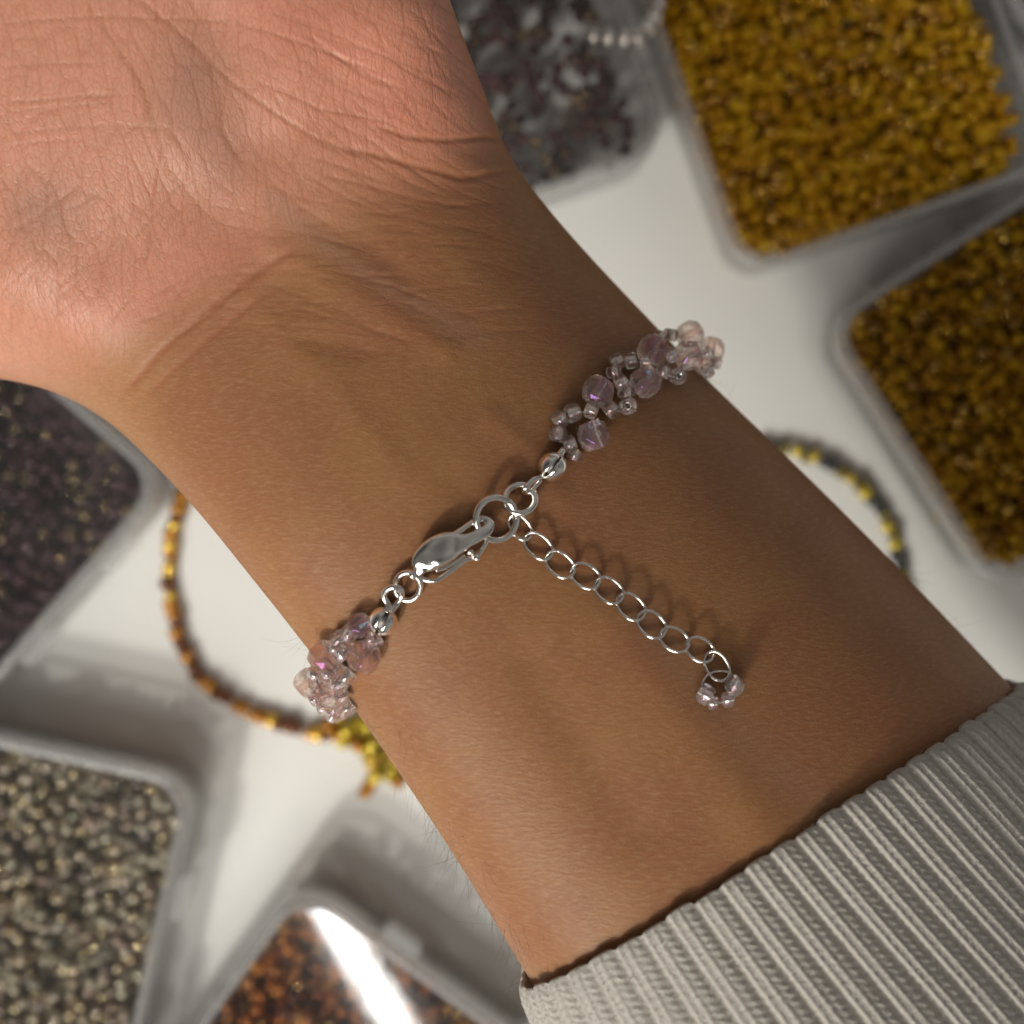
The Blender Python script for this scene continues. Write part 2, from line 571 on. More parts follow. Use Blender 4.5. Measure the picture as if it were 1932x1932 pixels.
# creases, (polyline, half width px, depth mm)
CREASE = [
    ([(235, 745), (300, 668), (335, 635), (420, 562), (500, 505), (570, 462)], 11, 0.42),
    ([(275, 750), (360, 668), (440, 600), (520, 540)], 10, 0.28),
    ([(330, 640), (400, 590), (450, 540)], 4, 0.22),
    ([(700, 238), (760, 262), (830, 268), (900, 262), (960, 268)], 7, 0.55),
    ([(640, 275), (720, 298), (790, 318), (870, 338), (930, 330), (985, 320)], 8, 0.50),
    ([(600, 330), (700, 352), (800, 380), (900, 392)], 5, 0.20),
    ([(250, -10), (300, 30), (370, 90), (430, 150), (520, 215), (600, 262), (690, 300)], 6, 0.26),
    ([(160, 0), (220, 90), (262, 150), (285, 220), (318, 320), (390, 410)], 5, 0.24),
    ([(300, 230), (350, 280), (370, 330)], 5, 0.18),
    ([(380, 100), (410, 160), (420, 250), (470, 330)], 5, 0.22),
    ([(440, 40), (560, 78), (640, 110), (720, 160), (790, 250)], 4, 0.20),
    ([(480, 150), (600, 205), (720, 232), (800, 275)], 4, 0.20),
    ([(500, 20), (620, 62), (760, 130), (850, 205)], 4, 0.14),
    ([(560, 290), (660, 318), (740, 350)], 4, 0.13),
    ([(460, 330), (560, 372), (650, 392)], 4, 0.13),
    ([(0, 48), (60, 40), (180, 32), (330, 36), (440, 38)], 4, 0.20),
    ([(0, 78), (100, 68)], 3, 0.12), ([(0, 128), (90, 122), (195, 120)], 3.4, 0.18),
    ([(0, 145), (60, 142)], 3, 0.12), ([(0, 195), (60, 192), (160, 182), (245, 180)], 3.6, 0.20),
    ([(0, 212), (120, 204), (230, 192)], 3, 0.14),
    ([(0, 255), (80, 246), (220, 238), (330, 244)], 3, 0.14), ([(120, 100), (250, 96)], 3, 0.08), ([(260, 145), (370, 152)], 3, 0.10),
    ([(0, 280), (60, 270), (180, 262)], 3, 0.10),
]
_r = random.Random(5)
for k in range(190):     # criss-cross on the heel of the thumb
    x, y = _r.uniform(-60, 420), _r.uniform(300, 640)
    an = R(_r.choice([62, 68, 75, 122, 130, 138, 145, 100]) + _r.uniform(-7, 7))
    ln = _r.uniform(35, 130)
    bend = _r.uniform(-0.12, 0.12)
    if y + ln > 655 or x + ln * math.cos(an) > 400:
        continue
    CREASE.append(([(x, y), (x + ln * .5 * math.cos(an) , y + ln * .5 * math.sin(an)),
                    (x + ln * math.cos(an + bend), y + ln * math.sin(an + bend))], _r.uniform(2.2, 3.6), _r.uniform(0.06, 0.20)))
for k in range(100):     # finer lines on the far side of the palm
    x, y = _r.uniform(450, 860), _r.uniform(0, 330)
    an = R(_r.uniform(20, 42)); ln = _r.uniform(60, 200)
    CREASE.append(([(x, y), (x + ln * .5 * math.cos(an + .08), y + ln * .5 * math.sin(an + .08)),
                    (x + ln * math.cos(an), y + ln * math.sin(an))], _r.uniform(2.2, 3.4), _r.uniform(0.05, 0.15)))
for k in range(110):     # creases where the wrist bends
    x, y = _r.uniform(330, 860), _r.uniform(380, 660)
    an = R(_r.uniform(-14, 22)); ln = _r.uniform(60, 190)
    CREASE.append(([(x, y), (x + ln * .5 * math.cos(an - .06), y + ln * .5 * math.sin(an - .06)),
                    (x + ln * math.cos(an), y + ln * math.sin(an))], _r.uniform(2.5, 4.5), _r.uniform(0.04, 0.12)))


def broad_field(px, py):
    h = np.zeros(px.shape)
    for pts, wd, ht in BROAD:
        d = poly_dist(px, py, pts)
        h += ht * (1e-3 if wd > 50 else 0.26e-3) * np.exp(-(d / wd) ** 2)
    return h


def crease_field(px, py):
    h = np.zeros(px.shape)
    deep = np.zeros(px.shape)
    for pts, wd, dp in CREASE:
        xs = [p[0] for p in pts]; ys = [p[1] for p in pts]
        m = (px > min(xs) - 40) & (px < max(xs) + 40) & (py > min(ys) - 40) & (py < max(ys) + 40)
        if not m.any():
            continue
        d = poly_dist(px[m], py[m], pts)
        # fade at both ends
        e = np.minimum(np.hypot(px[m] - xs[0], py[m] - ys[0]), np.hypot(px[m] - xs[-1], py[m] - ys[-1]))
        f = np.clip(e / 30.0, 0, 1)
        wd = max(3.0, 0.75 * wd)
        g = np.exp(-(d / wd) ** 2) * f
        h[m] -= dp * 0.33e-3 * g
        deep[m] = np.maximum(deep[m], g * min(1.0, dp / 0.4))
    return h, deep


def arm_grid(ns, nphi_top, nphi_bot, s0, s1, detail=True):
    # rows packed where the camera looks
    s = np.linspace(s0, s1, ns)
    phi = np.concatenate([np.linspace(0, math.pi, nphi_top, endpoint=False),
                          np.linspace(math.pi, 2 * math.pi, nphi_bot, endpoint=False)])
    S, PH = np.meshgrid(s, phi, indexing='ij')
    P = surface(S, PH)
    # normals from differences
    e = 2e-4
    dS = surface(np.clip(S + e, 0, _len[-1]), PH) - surface(np.clip(S - e, 0, _len[-1]), PH)
    dP = surface(S, PH + 4e-3) - surface(S, PH - 4e-3)
    Nn = np.cross(dS, dP)
    Nn /= (np.linalg.norm(Nn, axis=-1, keepdims=True) + 1e-12)
    C = section(S)
    cen = np.stack([(C[..., 0] + C[..., 2]) / 2, (C[..., 1] + C[..., 3]) / 2, C[..., 5]], -1)
    sg = np.sign(np.sum(Nn * (P - cen), -1, keepdims=True))
    Nn *= np.where(sg == 0, 1, sg)
    sc = scale_at(P[..., 2])
    px = P[..., 0] / sc + PX / 2
    py = PX / 2 - P[..., 1] / sc
    upw = np.clip(Nn[..., 2] * 2.2, 0, 1)
    h = broad_field(px, py) * upw
    deep = np.zeros(px.shape)
    if detail:
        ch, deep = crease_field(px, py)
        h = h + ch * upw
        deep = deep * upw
    P = P + Nn * h[..., None]
    return P, px, py, Nn, deep


def grid_faces(nr, nc):
    i = np.arange(nr - 1)[:, None]
    j = np.arange(nc)[None, :]
    k = (j + 1) % nc
    return np.stack([i * nc + j, i * nc + k, (i + 1) * nc + k, (i + 1) * nc + j], -1).reshape(-1, 4)


S_END = _len[-1]
S_SLEEVE = arc_at(SLEEVE_T)
NS, NT, NB = 900, 430, 90
P, pxg, pyg, Ng, deepg = arm_grid(NS, NT, NB, S_SLEEVE - 0.050, S_END)
NCOL = NT + NB
V = P.reshape(-1, 3)
Q = grid_faces(NS, NCOL)

# fingers and thumb carry on from the palm beyond the picture's edge, in the same mesh
fv, fq = [], []
base = len(V)


def finger(p0, direction, lens, r0, curl):
    global base
    d = Vector(direction).normalized()
    pts, rad = [Vector(p0)], [r0 * 0.15]
    pos = Vector(p0)
    an = 0.0
    side = d.cross(Vector((0, 0, 1))).normalized()
    for i, ln in enumerate(lens):
        an += curl[i]
        dd = Quaternion(side, an) @ d
        for s in range(1, 5):
            pts.append(pos + dd * ln * s / 4)
            t = s / 4
            grow_in = (0.45, 0.80, 0.97, 1.0)[s - 1] if i == 0 else 1.0      # swells out of the palm
            rad.append(r0 * grow_in * (1 - 0.10 * (i + t)) * (1.05 if s == 4 else 0.97))
        pos = pos + dd * ln
    tip = pts[-1]; rr = rad[-1]
    for t in (0.35, 0.65, 0.88, 0.98):
        pts.append(tip + dd * rr * t); rad.append(rr * math.sqrt(1 - t * t))
    vv, ff = tube_data(pts, rad, 20)
    fv.extend([tuple(v) for v in vv])
    fq.extend([tuple(base + i for i in f) for f in ff if len(f) == 4])
    base += len(vv)


hand_dir = (at(20, -420, .085) - at(560, 560, .085)).normalized()
hd = Vector((hand_dir.x, hand_dir.y, 0)).normalized()
hs = Vector((hd.y, -hd.x, 0))
kn = at(-20, -330, .097)
for off, ln, r0 in ((-30, (60, 23, 19), 8.6), (-10, (64, 27, 20), 8.9), (11, (61, 25, 20), 8.5), (30, (53, 19, 18), 7.6)):
    p0 = kn + hs * off * 0.92e-3 - hd * 0.040 - hd * abs(off) * 2e-4 - Vector((0, 0, 0.010))
    finger(p0, hd + hs * off * 4e-3 + Vector((0, 0, 0.14)), [l * 1e-3 for l in ln], r0 * 1e-3, (0.15, 0.25, 0.2))
finger(at(-90, 500, .084), Vector((-0.93, 0.25, 0.10)), [0.048, 0.028, 0.022], 0.0108, (0.05, 0.12, 0.1))

V2 = np.concatenate([V, np.array(fv)])
Q2 = np.concatenate([Q, np.array(fq)])
me = np_mesh('arm', V2, Q2, M['skin'])


def blob(cx, cy, rx, ry, an=0.0):
    x, y = pxg - cx, pyg - cy
    c, s = math.cos(an), math.sin(an)
    return np.exp(-(((x * c + y * s) / rx) ** 2 + ((-x * s + y * c) / ry) ** 2))


# colour masks: palm skin, bluish veins under it, flushed creases
u = (pxg - 560) * 0.52 + (pyg - 430) * 0.855       # positive towards the forearm
palm = 1.0 / (1.0 + np.exp(u / 42.0))
palm *= np.where(Ng[..., 2] > -0.1, 1, 0.6)
vein = np.clip(0.9 * blob(85, 395, 75, 60) + 0.8 * blob(360, 170, 70, 120, 0.3) + 0.6 * blob(420, 300, 60, 90, 0.3)
               + 0.55 * np.exp(-(poly_dist(pxg, pyg, [(520, 380), (620, 470), (760, 560), (900, 640)]) / 22) ** 2)
               + 0.35 * np.exp(-(poly_dist(pxg, pyg, [(1180, 1120), (1400, 1400), (1650, 1600)]) / 35) ** 2), 0, 1)
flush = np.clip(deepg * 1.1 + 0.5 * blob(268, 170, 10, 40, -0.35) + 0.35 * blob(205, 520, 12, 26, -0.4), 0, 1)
rosy = np.clip(blob(740, 170, 190, 120, 0.45) + 0.8 * blob(560, 40, 160, 60, 0.2) + 0.7 * blob(250, 560, 120, 60, -0.3) + 0.4 * blob(430, 480, 90, 50), 0, 1)
for nm, arr in (('palm', palm), ('vein', vein), ('flush', flush), ('rosy', rosy)):
    at_ = me.attributes.new(nm, 'FLOAT', 'POINT')
    fill = np.zeros(len(V2), np.float32)
    fill[:len(V)] = arr.ravel()
    if nm == 'palm':
        fill[len(V):] = 1
    at_.data.foreach_set('value', fill)

person = thing('person', 'bare left wrist and open palm turned up, grey ribbed sleeve pushed back', 'person',
               (0.07, -0.08, 0.0))
arm = bpy.data.objects.new('arm', me)
link(arm, person)
arm.matrix_parent_inverse = Matrix.Translation(-person.location)

# coarse copy for measuring where jewellery lies
Pc, _, _, _, _ = arm_grid(260, 120, 30, 0.0, S_END, detail=False)
bvh = BVHTree.FromPolygons([Vector(v) for v in Pc.reshape(-1, 3).tolist()], grid_faces(260, 150).tolist())
EYE = Vector((0, 0, CAM_H))


def on_skin(px, py, h):
    """the point seen at (px,py) whose distance to the skin is h metres (nearest approach past the edge)"""
    d = (at(px, py, 0.075) - EYE).normalized()
    t = 0.115
    best, bt = 1e9, t
    for _ in range(80):
        p = EYE + d * t
        loc, nrm, idx, dist = bvh.find_nearest(p)
        e = dist - h
        if e < best:
            best, bt = e, t
        if e < 2e-5:
            break
        t += max(e * 0.7, 4e-5)
        if t > 0.17:
            break
    p = EYE + d * bt
    nrm = bvh.find_nearest(p)
    nv = (p - nrm[0])
    return p, (nv.normalized() if nv.length > 1e-6 else nrm[1])


# ------------------------------------------------------------------ sleeve: ribbed knit cuff, real ribs and stitches
NRIB = 62
def sleeve_mesh():
    nphi = NRIB * 16
    s_up = np.concatenate([np.linspace(S_SLEEVE, S_SLEEVE - 0.056, 370, endpoint=False), np.linspace(S_SLEEVE - 0.056, 0.001, 40)])
    phi = np.linspace(0, 2 * math.pi, nphi, endpoint=False)
    S, PH = np.meshgrid(np.clip(s_up, 0, None), phi, indexing='ij')
    # even rib spacing by arc length round the arm
    ring = surface(np.full(2001, S_SLEEVE), np.linspace(0, 2 * math.pi, 2001))
    al = np.concatenate([[0], np.cumsum(np.linalg.norm(np.diff(ring, axis=0), axis=1))])
    ph_even = np.interp(np.linspace(0, al[-1], nphi, endpoint=False), al, np.linspace(0, 2 * math.pi, 2001))
    PH = np.broadcast_to(ph_even, S.shape).copy()
    PH += 0.010 * np.sin((S_SLEEVE - S) * 75 + 2.0 * PH) * np.clip((S_SLEEVE - S) / 0.02, 0, 1)
    x = (np.arange(nphi) / 16.0) % 1.0            # position inside one rib
    rib_id = (np.arange(nphi) // 16)
    wob = np.random.default_rng(3).uniform(-1, 1, NRIB)
    dist = (S_SLEEVE - S)                          # metres back from the hem
    # rib profile: two rounded columns side by side then a deep valley
    # flat rib with a fine raised wale near the middle and one at its right edge, then a shallow valley
    flat = np.clip(np.minimum(x / 0.16, (0.88 - x) / 0.12), 0, 1)
    flat = np.where(x > 0.88, 0, flat) ** 0.7
    prof = 0.82 * flat + 0.22 * np.sin(np.pi * np.clip(x / 0.88, 0, 1))
    line = np.exp(-((x - 0.44) / 0.045) ** 2) + 0.8 * np.exp(-((x - 0.76) / 0.04) ** 2)
    H = np.broadcast_to(prof, S.shape) * 0.00038 + np.broadcast_to(line, S.shape) * 0.00021
    # stitches: slanted loops leaning away from the middle wale, and the pinholes between them
    pitch = 0.00088
    lean = np.where(x < 0.44, x * 2.6, (0.88 - x) * 2.6)
    row = dist / pitch + np.broadcast_to(lean, S.shape) + wob[rib_id] + 0.06 * np.sin(dist * 700 + rib_id * 1.7)
    st = np.abs(np.sin(np.pi * row)) ** 0.8
    side = np.exp(-((x - 0.16) / 0.14) ** 2) + 0.7 * np.exp(-((x - 0.60) / 0.10) ** 2) + 0.4 * np.exp(-((x - 0.9) / 0.1) ** 2)
    H = H + (st - 0.65) * 0.00019 * side
    rr = np.random.default_rng(8)
    H = H + rr.normal(0, 0.000022, H.shape)
    # hem rolls over and hugs the skin, the body of the sleeve stands off a little
    gap = 0.0011 + 0.0014 * (1 - np.exp(-dist / 0.010)) + 0.00025 * np.sin(PH * 3 + 0.6) + 0.0005 * np.sin(dist * 130 + PH * 2)
    roll = np.clip(dist / 0.0016, 0, 1)
    lift = np.sqrt(np.clip(1 - (1 - roll) ** 2, 0, 1))
    grow = (gap + H) * lift + 0.0009 * (1 - lift)
    # the hem is not a perfect line: ribs end a touch differently
    Ssh = S + 0.0010 + 0.0050 * np.clip(np.sin(PH), 0, 1) + (1 - np.clip(dist / 0.02, 0, 1)) * (0.00020 * wob[rib_id] + 0.00022 * prof)
    A = surface(np.clip(Ssh, 0, None), PH, grow)
    # inner lining back into the sleeve
    ns2 = 12
    s_in = np.linspace(S_SLEEVE - 0.0002, S_SLEEVE - 0.03, ns2)
    S2, PH2 = np.meshgrid(s_in, ph_even, indexing='ij')
    S2 = S2 + 0.0010 + 0.0050 * np.clip(np.sin(PH2), 0, 1)
    B = surface(S2, PH2, 0.0007 + 0 * S2)
    rows = np.concatenate([B[::-1], A], 0)
    return rows.reshape(-1, 3), grid_faces(rows.shape[0], nphi)


sv, sq = sleeve_mesh()
sleeve = bpy.data.objects.new('sleeve', np_mesh('sleeve', sv, sq, M['knit']))
link(sleeve, person)
sleeve.matrix_parent_inverse = Matrix.Translation(-person.location)
tag(sleeve, 'light grey ribbed knit sleeve cuff')

# ------------------------------------------------------------------ hairs on the arm and fuzz on the wool (uncountable)
def hair_mesh(name, strands, mat, parent):
    V, F = [], []
    for pts, r in strands:
        b = len(V)
        n = len(pts)
        for i, p in enumerate(pts):
            t = (pts[min(i + 1, n - 1)] - pts[max(i - 1, 0)]).normalized()
            a = t.orthogonal().normalized(); c = t.cross(a)
            rr = r * (1 - 0.75 * i / (n - 1))
            for k in range(3):
                an = 2.094 * k
                V.append(p + (a * math.cos(an) + c * math.sin(an)) * rr)
        for i in range(n - 1):
            for k in range(3):
                l = (k + 1) % 3
                F.append((b + i * 3 + k, b + i * 3 + l, b + i * 3 + 3 + l, b + i * 3 + 3 + k))
    o = mesh_obj(name, V, F, mat, parent)
    o.matrix_parent_inverse = Matrix.Translation(-person.location)
    o['kind'] = 'stuff'
    return o


def strand(p, d, nrm, length, bend, n=6):
    pts = [p]
    d = d.normalized()
    side = d.cross(nrm).normalized()
    for i in range(n):
        d = (d + side * bend + nrm * 0.02 + Vector((random.uniform(-.08, .08), random.uniform(-.08, .08), random.uniform(-.08, .08)))).normalized()
        pts.append(pts[-1] + d * length / n)
    return pts


def arm_pt(s, ph):
    p = Vector(surface(np.array(s), np.array(ph)).tolist())
    loc, nrm, i, dd = bvh.find_nearest(p)
    q = section(np.array(s))
    c = Vector(((q[0] + q[2]) / 2, (q[1] + q[3]) / 2, q[5]))
    if nrm.dot(p - c) < 0:
        nrm = -nrm
    return p, nrm


hairs = []
s_lo, s_hi = S_SLEEVE + 0.002, arc_at(8.2)
for k in range(230):
    s = random.uniform(s_lo, s_hi)
    ph = random.choice([random.uniform(2.55, 3.6), random.uniform(2.75, 3.3), random.uniform(2.5, 3.2), random.uniform(-0.3, 0.5)])
    p, nrm = arm_pt(s, ph)
    ax = Vector((surface(np.array(s + .002), np.array(ph)) - surface(np.array(s), np.array(ph))).tolist()).normalized()
    d = nrm * random.uniform(0.12, 0.5) + ax * random.uniform(-1.2, 0.5) + Vector((0, -0.5, 0)) * random.random()
    hairs.append((strand(p, d, nrm, random.uniform(0.0018, 0.0052), random.uniform(-.28, .28)), 0.000012))
hair_mesh('arm_hair', hairs, M['hair'], person)

fuzz = []
sring = np.random.default_rng(4)
pick = sring.integers(12 * NRIB * 16, len(sv), 16000)
for i in pick:
    p = Vector(sv[i].tolist())
    if p.z < 0.081:
        continue
    loc, nrm, _, _ = bvh.find_nearest(p)
    nv = (p - loc).normalized()
    d = nv * random.uniform(0.2, 1) + Vector((random.uniform(-1, 1), random.uniform(-1, 1), random.uniform(-.5, 1)))
    fuzz.append((strand(p, d, nv, random.uniform(0.00025, 0.0007), random.uniform(-.3, .3), 2), 0.000012))
hair_mesh('wool_fuzz', fuzz, M['fuzz'], sleeve).matrix_parent_inverse = Matrix.Identity(4)

# ------------------------------------------------------------------ the bracelet
brace = thing('bracelet', 'pink crystal bead bracelet with silver lobster clasp fastened on the bare wrist', 'bracelet',
              tuple(on_skin(960, 990, 0)[0]))
BI = Matrix.Translation(-brace.location)


def part(name, V, F, mat, parent, smooth=True):
    o = mesh_obj(name, V, F, mat, parent, smooth)
    if parent is brace:
        o.matrix_parent_inverse = BI
    return o


# photograph crops used when measuring: (origin x, origin y, factor) in 1932-wide photo units
C1 = lambda x, y: (535.5 + .3168 * x, 765.0 + .3168 * y)
C2 = lambda x, y: (880.0 + .2772 * x, 574.0 + .2772 * y)
C3 = lambda x, y: (918.2 + .2772 * x, 918.2 + .2772 * y)


def big_bead_mesh(rad, seed):
    rr = random.Random(seed)
    seg = 8
    prof = [(0.26, -0.86), (0.62, -0.84), (0.90, -0.46), (1.0, 0.0), (0.90, 0.46), (0.62, 0.84), (0.26, 0.86)]
    V, F = [], []
    n = len(prof)
    for k in range(seg):
        for i, (r, z) in enumerate(prof):
            a = 2 * math.pi * (k + (0.5 if i % 2 else 0)) / seg
            V.append((rad * r * math.cos(a) * rr.uniform(.98, 1.02), rad * r * math.sin(a) * rr.uniform(.98, 1.02), rad * z))
    for k in range(seg):
        l = (k + 1) % seg
        for i in range(n - 1):
            a, b, c, d = k * n + i, l * n + i, l * n + i + 1, k * n + i + 1
            if i % 2 == 0:
                F += [(a, b, d), (b, c, d)]
            else:
                F += [(a, b, c), (a, c, d)]
    for k in range(seg):            # the drilled hole
        l = (k + 1) % seg
        F.append((k * n + n - 1, l * n + n - 1, l * n, k * n))
    me = bpy.data.meshes.new('crystal_bead')
    me.from_pydata(V, [], F)
    me.materials.append(M['pink_glass'])
    bm = bmesh.new(); bm.from_mesh(me)
    bmesh.ops.recalc_face_normals(bm, faces=bm.faces)
    bmesh.ops.bevel(bm, geom=[e for e in bm.edges], offset=rad * 0.045, segments=2, affect='EDGES', profile=0.5)
    bm.to_mesh(me); bm.free()
    me.polygons.foreach_set('use_smooth', [False] * len(me.polygons))
    return me


def seed_profile(Rr, hole, half):
    pr = []
    cr = (Rr + hole) / 2; wr = (Rr - hole) / 2
    for k in range(12):
        a = 2 * math.pi * k / 12
        ca, sa = math.cos(a), math.sin(a)
        pr.append((cr + wr * math.copysign(abs(ca) ** .95, ca), half * math.copysign(abs(sa) ** .92, sa)))
    return pr


def seed_bead_mesh(Rr):
    V, F = lathe_data(seed_profile(Rr, Rr * .42, Rr * .72), 22)
    nf = len(F)
    b = len(V)
    V2, F2 = lathe_data([(Rr * .39, -Rr * .50), (Rr * .39, Rr * .50), (Rr * .31, Rr * .50), (Rr * .31, -Rr * .50)], 16)
    V += V2; F += [tuple(b + i for i in f) for f in F2]
    me = bpy.data.meshes.new('seed_bead')
    me.from_pydata(V, [], F)
    me.materials.append(M['clear_glass']); me.materials.append(M['lining'])
    for i, p in enumerate(me.polygons):
        p.use_smooth = True
        p.material_index = 0 if i < nf else 1
    bm = bmesh.new(); bm.from_mesh(me)
    bmesh.ops.recalc_face_normals(bm, faces=bm.faces)
    bm.to_mesh(me); bm.free()
    return me


BIG = [big_bead_mesh(0.00168, s) for s in range(3)]
SEED = seed_bead_mesh(0.00093)


def put_bead(kind, px, py, h=None, axis=None, size=1.0):
    rad = (0.00168 if kind == 'b' else 0.00093) * size
    p, nrm = on_skin(px, py, rad * 0.86 if h is None else h)
    me = random.choice(BIG) if kind == 'b' else SEED
    o = bpy.data.objects.new('crystal_bead' if kind == 'b' else 'seed_bead', me)
    link(o, brace)
    o.matrix_parent_inverse = BI
    if axis == 'cam':
        ax = (EYE - p).normalized() + Vector((random.uniform(-.35, .35), random.uniform(-.35, .35), 0))
    elif axis is not None:
        ax = Vector((math.cos(R(axis)), math.sin(R(axis)), random.uniform(-.2, .2)))
    else:
        ax = Vector((random.uniform(-1, 1), random.uniform(-1, 1), random.uniform(-.3, .6)))
    q = ax.normalized().to_track_quat('Z', 'Y') @ Quaternion((0, 0, 1), random.uniform(0, 6.28))
    o.location = p
    o.rotation_euler = q.to_euler()
    o.scale = (size,) * 3
    return p


right_beads = []
for kind, x, y, h, ax, sz in [
    ('s', 738, 1022, 0.7, 60, .85), ('s', 705, 952, 1.2, 20, .95),
    ('s', 625, 885, 1.0, 85, 1), ('s', 640, 785, 1.0, 40, 1), ('s', 725, 738, 1.1, 20, 1.05),
    ('b', 866, 893, 1.6, 110, 1.0), ('s', 850, 722, 1.7, -20, .95), ('b', 895, 592, 1.6, 60, 1.0),
    ('s', 985, 715, 1.2, 40, 1.05), ('s', 1100, 692, 1.5, 'cam', 1.05), ('s', 1088, 598, 1.2, 80, 1.0),
    ('s', 1055, 535, 1.7, 30, .95), ('s', 1003, 462, 1.0, 100, .9), ('s', 1028, 388, 1.0, 30, .95), ('s', 1120, 385, 1.2, 10, .95),
    ('b', 1222, 528, 1.7, 40, 1.03), ('s', 1218, 392, 1.7, 0, .85), ('b', 1268, 312, 1.6, 70, 1.03),
    ('s', 1345, 455, 1.2, 60, .95), ('s', 1440, 490, 1.3, 'cam', 1.0), ('s', 1400, 345, 2.4, 30, .9),
    ('b', 1508, 350, 2.6, 20, 1.0), ('s', 1318, 226, 1.2, 50, .85), ('s', 1388, 208, 1.4, 80, .95), ('b', 1520, 205, 2.2, 30, .95),
    ('b', 1665, 310, 1.8, 80, .95), ('s', 1640, 330, 3.4, 50, .8), ('s', 1640, 455, 1.2, 30, .9),
    ('s', 1690, 395, .6, 70, .9), ('b', 1600, 400, 1.0, 40, .8),
]:
    right_beads.append(put_bead(kind, *C2(x, y), h * 1e-3, ax, sz))
left_beads = []
for kind, x, y, h, ax, sz in [
    ('s', 520, 1382, 1.1, 80, .85), ('s', 556, 1402, .9, 20, .8),
    ('b', 478, 1500, 1.6, 70, 1.0), ('b', 450, 1310, 1.2, 30, .75), ('s', 385, 1362, 1.7, 60, .95),
    ('s', 330, 1395, 1.2, 30, 1.0), ('s', 340, 1482, 2.4, -50, .95), ('b', 245, 1500, 1.6, 40, 1.0),
    ('s', 300, 1440, 1.4, 80, .9), ('s', 395, 1455, 1.6, 20, .8),
    ('s', 255, 1595, 2.5, -60, .95), ('s', 178, 1600, 1.6, -40, 1.0), ('s', 335, 1655, 1.9, 30, .9), ('s', 375, 1612, 1.5, 50, 1.0),
    ('s', 300, 1655, 2.2, 90, .8), ('s', 310, 1560, 1.3, 40, .95),
    ('b', 150, 1650, 1.6, 40, .95), ('b', 278, 1725, 1.8, 20, 1.0), ('s', 215, 1680, 2.0, 50, .9), ('s', 345, 1735, 1.2, 20, .95),
    ('s', 240, 1795, 1.4, 10, .95), ('s', 300, 1805, 1.6, 50, .95), ('b', 335, 1800, 1.0, 60, .8), ('s', 385, 1800, .7, 40, .85),
    ('s', 190, 1745, 1.3, 30, .9), ('s', 290, 1850, .8, 70, .85),
]:
    left_beads.append(put_bead(kind, *C1(x, y), h * 1e-3, ax, sz))
for pts in (right_beads, left_beads):
    order = [pts[0]]
    rest = list(pts[1:])
    while rest:
        nx = min(rest, key=lambda p: (p - order[-1]).length)
        if (nx - order[-1]).length > 0.0045:
            break
        rest.remove(nx); order.append(nx)
    part('thread', *tube_data(catmull(order, 4), 0.00007, 6), M['thread'], brace)

# silver findings
def px_ring(crop, cx, cy, rx, ry, h_of, n=48, rot=0.0):
    pts = []
    for k in range(n):
        a = 2 * math.pi * k / n
        x, y = rx * math.cos(a), ry * math.sin(a)
        X = cx + x * math.cos(rot) - y * math.sin(rot)
        Y = cy + x * math.sin(rot) + y * math.cos(rot)
        pts.append(on_skin(*crop(X, Y), h_of(a) * 1e-3)[0])
    return pts


def smooth_closed(pts, it=2):
    n = len(pts)
    for _ in range(it):
        pts = [(pts[i - 1] + pts[i] * 2 + pts[(i + 1) % n]) / 4 for i in range(n)]
    return pts


def tilt(hi_dir, mean, amp):
    """height round a ring, highest towards angle hi_dir (degrees, photo sense)"""
    return lambda a: mean + amp * math.cos(a - R(hi_dir))


def jump_ring(crop, cx, cy, rx, ry, h, r):
    part('jump_ring', *tube_data(smooth_closed(px_ring(crop, cx, cy, rx, ry, h)), r, 12, closed=True), M['silver'], brace)


jump_ring(C1, 738, 1078, 76, 84, tilt(-70, 0.75, 0.35), 0.00030)          # between clasp and left bead tip
jump_ring(C2, 203, 1462, 138, 147, tilt(-110, 1.15, 0.75), 0.00036)       # big ring in the clasp's hook
jump_ring(C2, 366, 1327, 104, 98, tilt(70, 0.95, 0.45), 0.00034)          # ring to the right bead tip


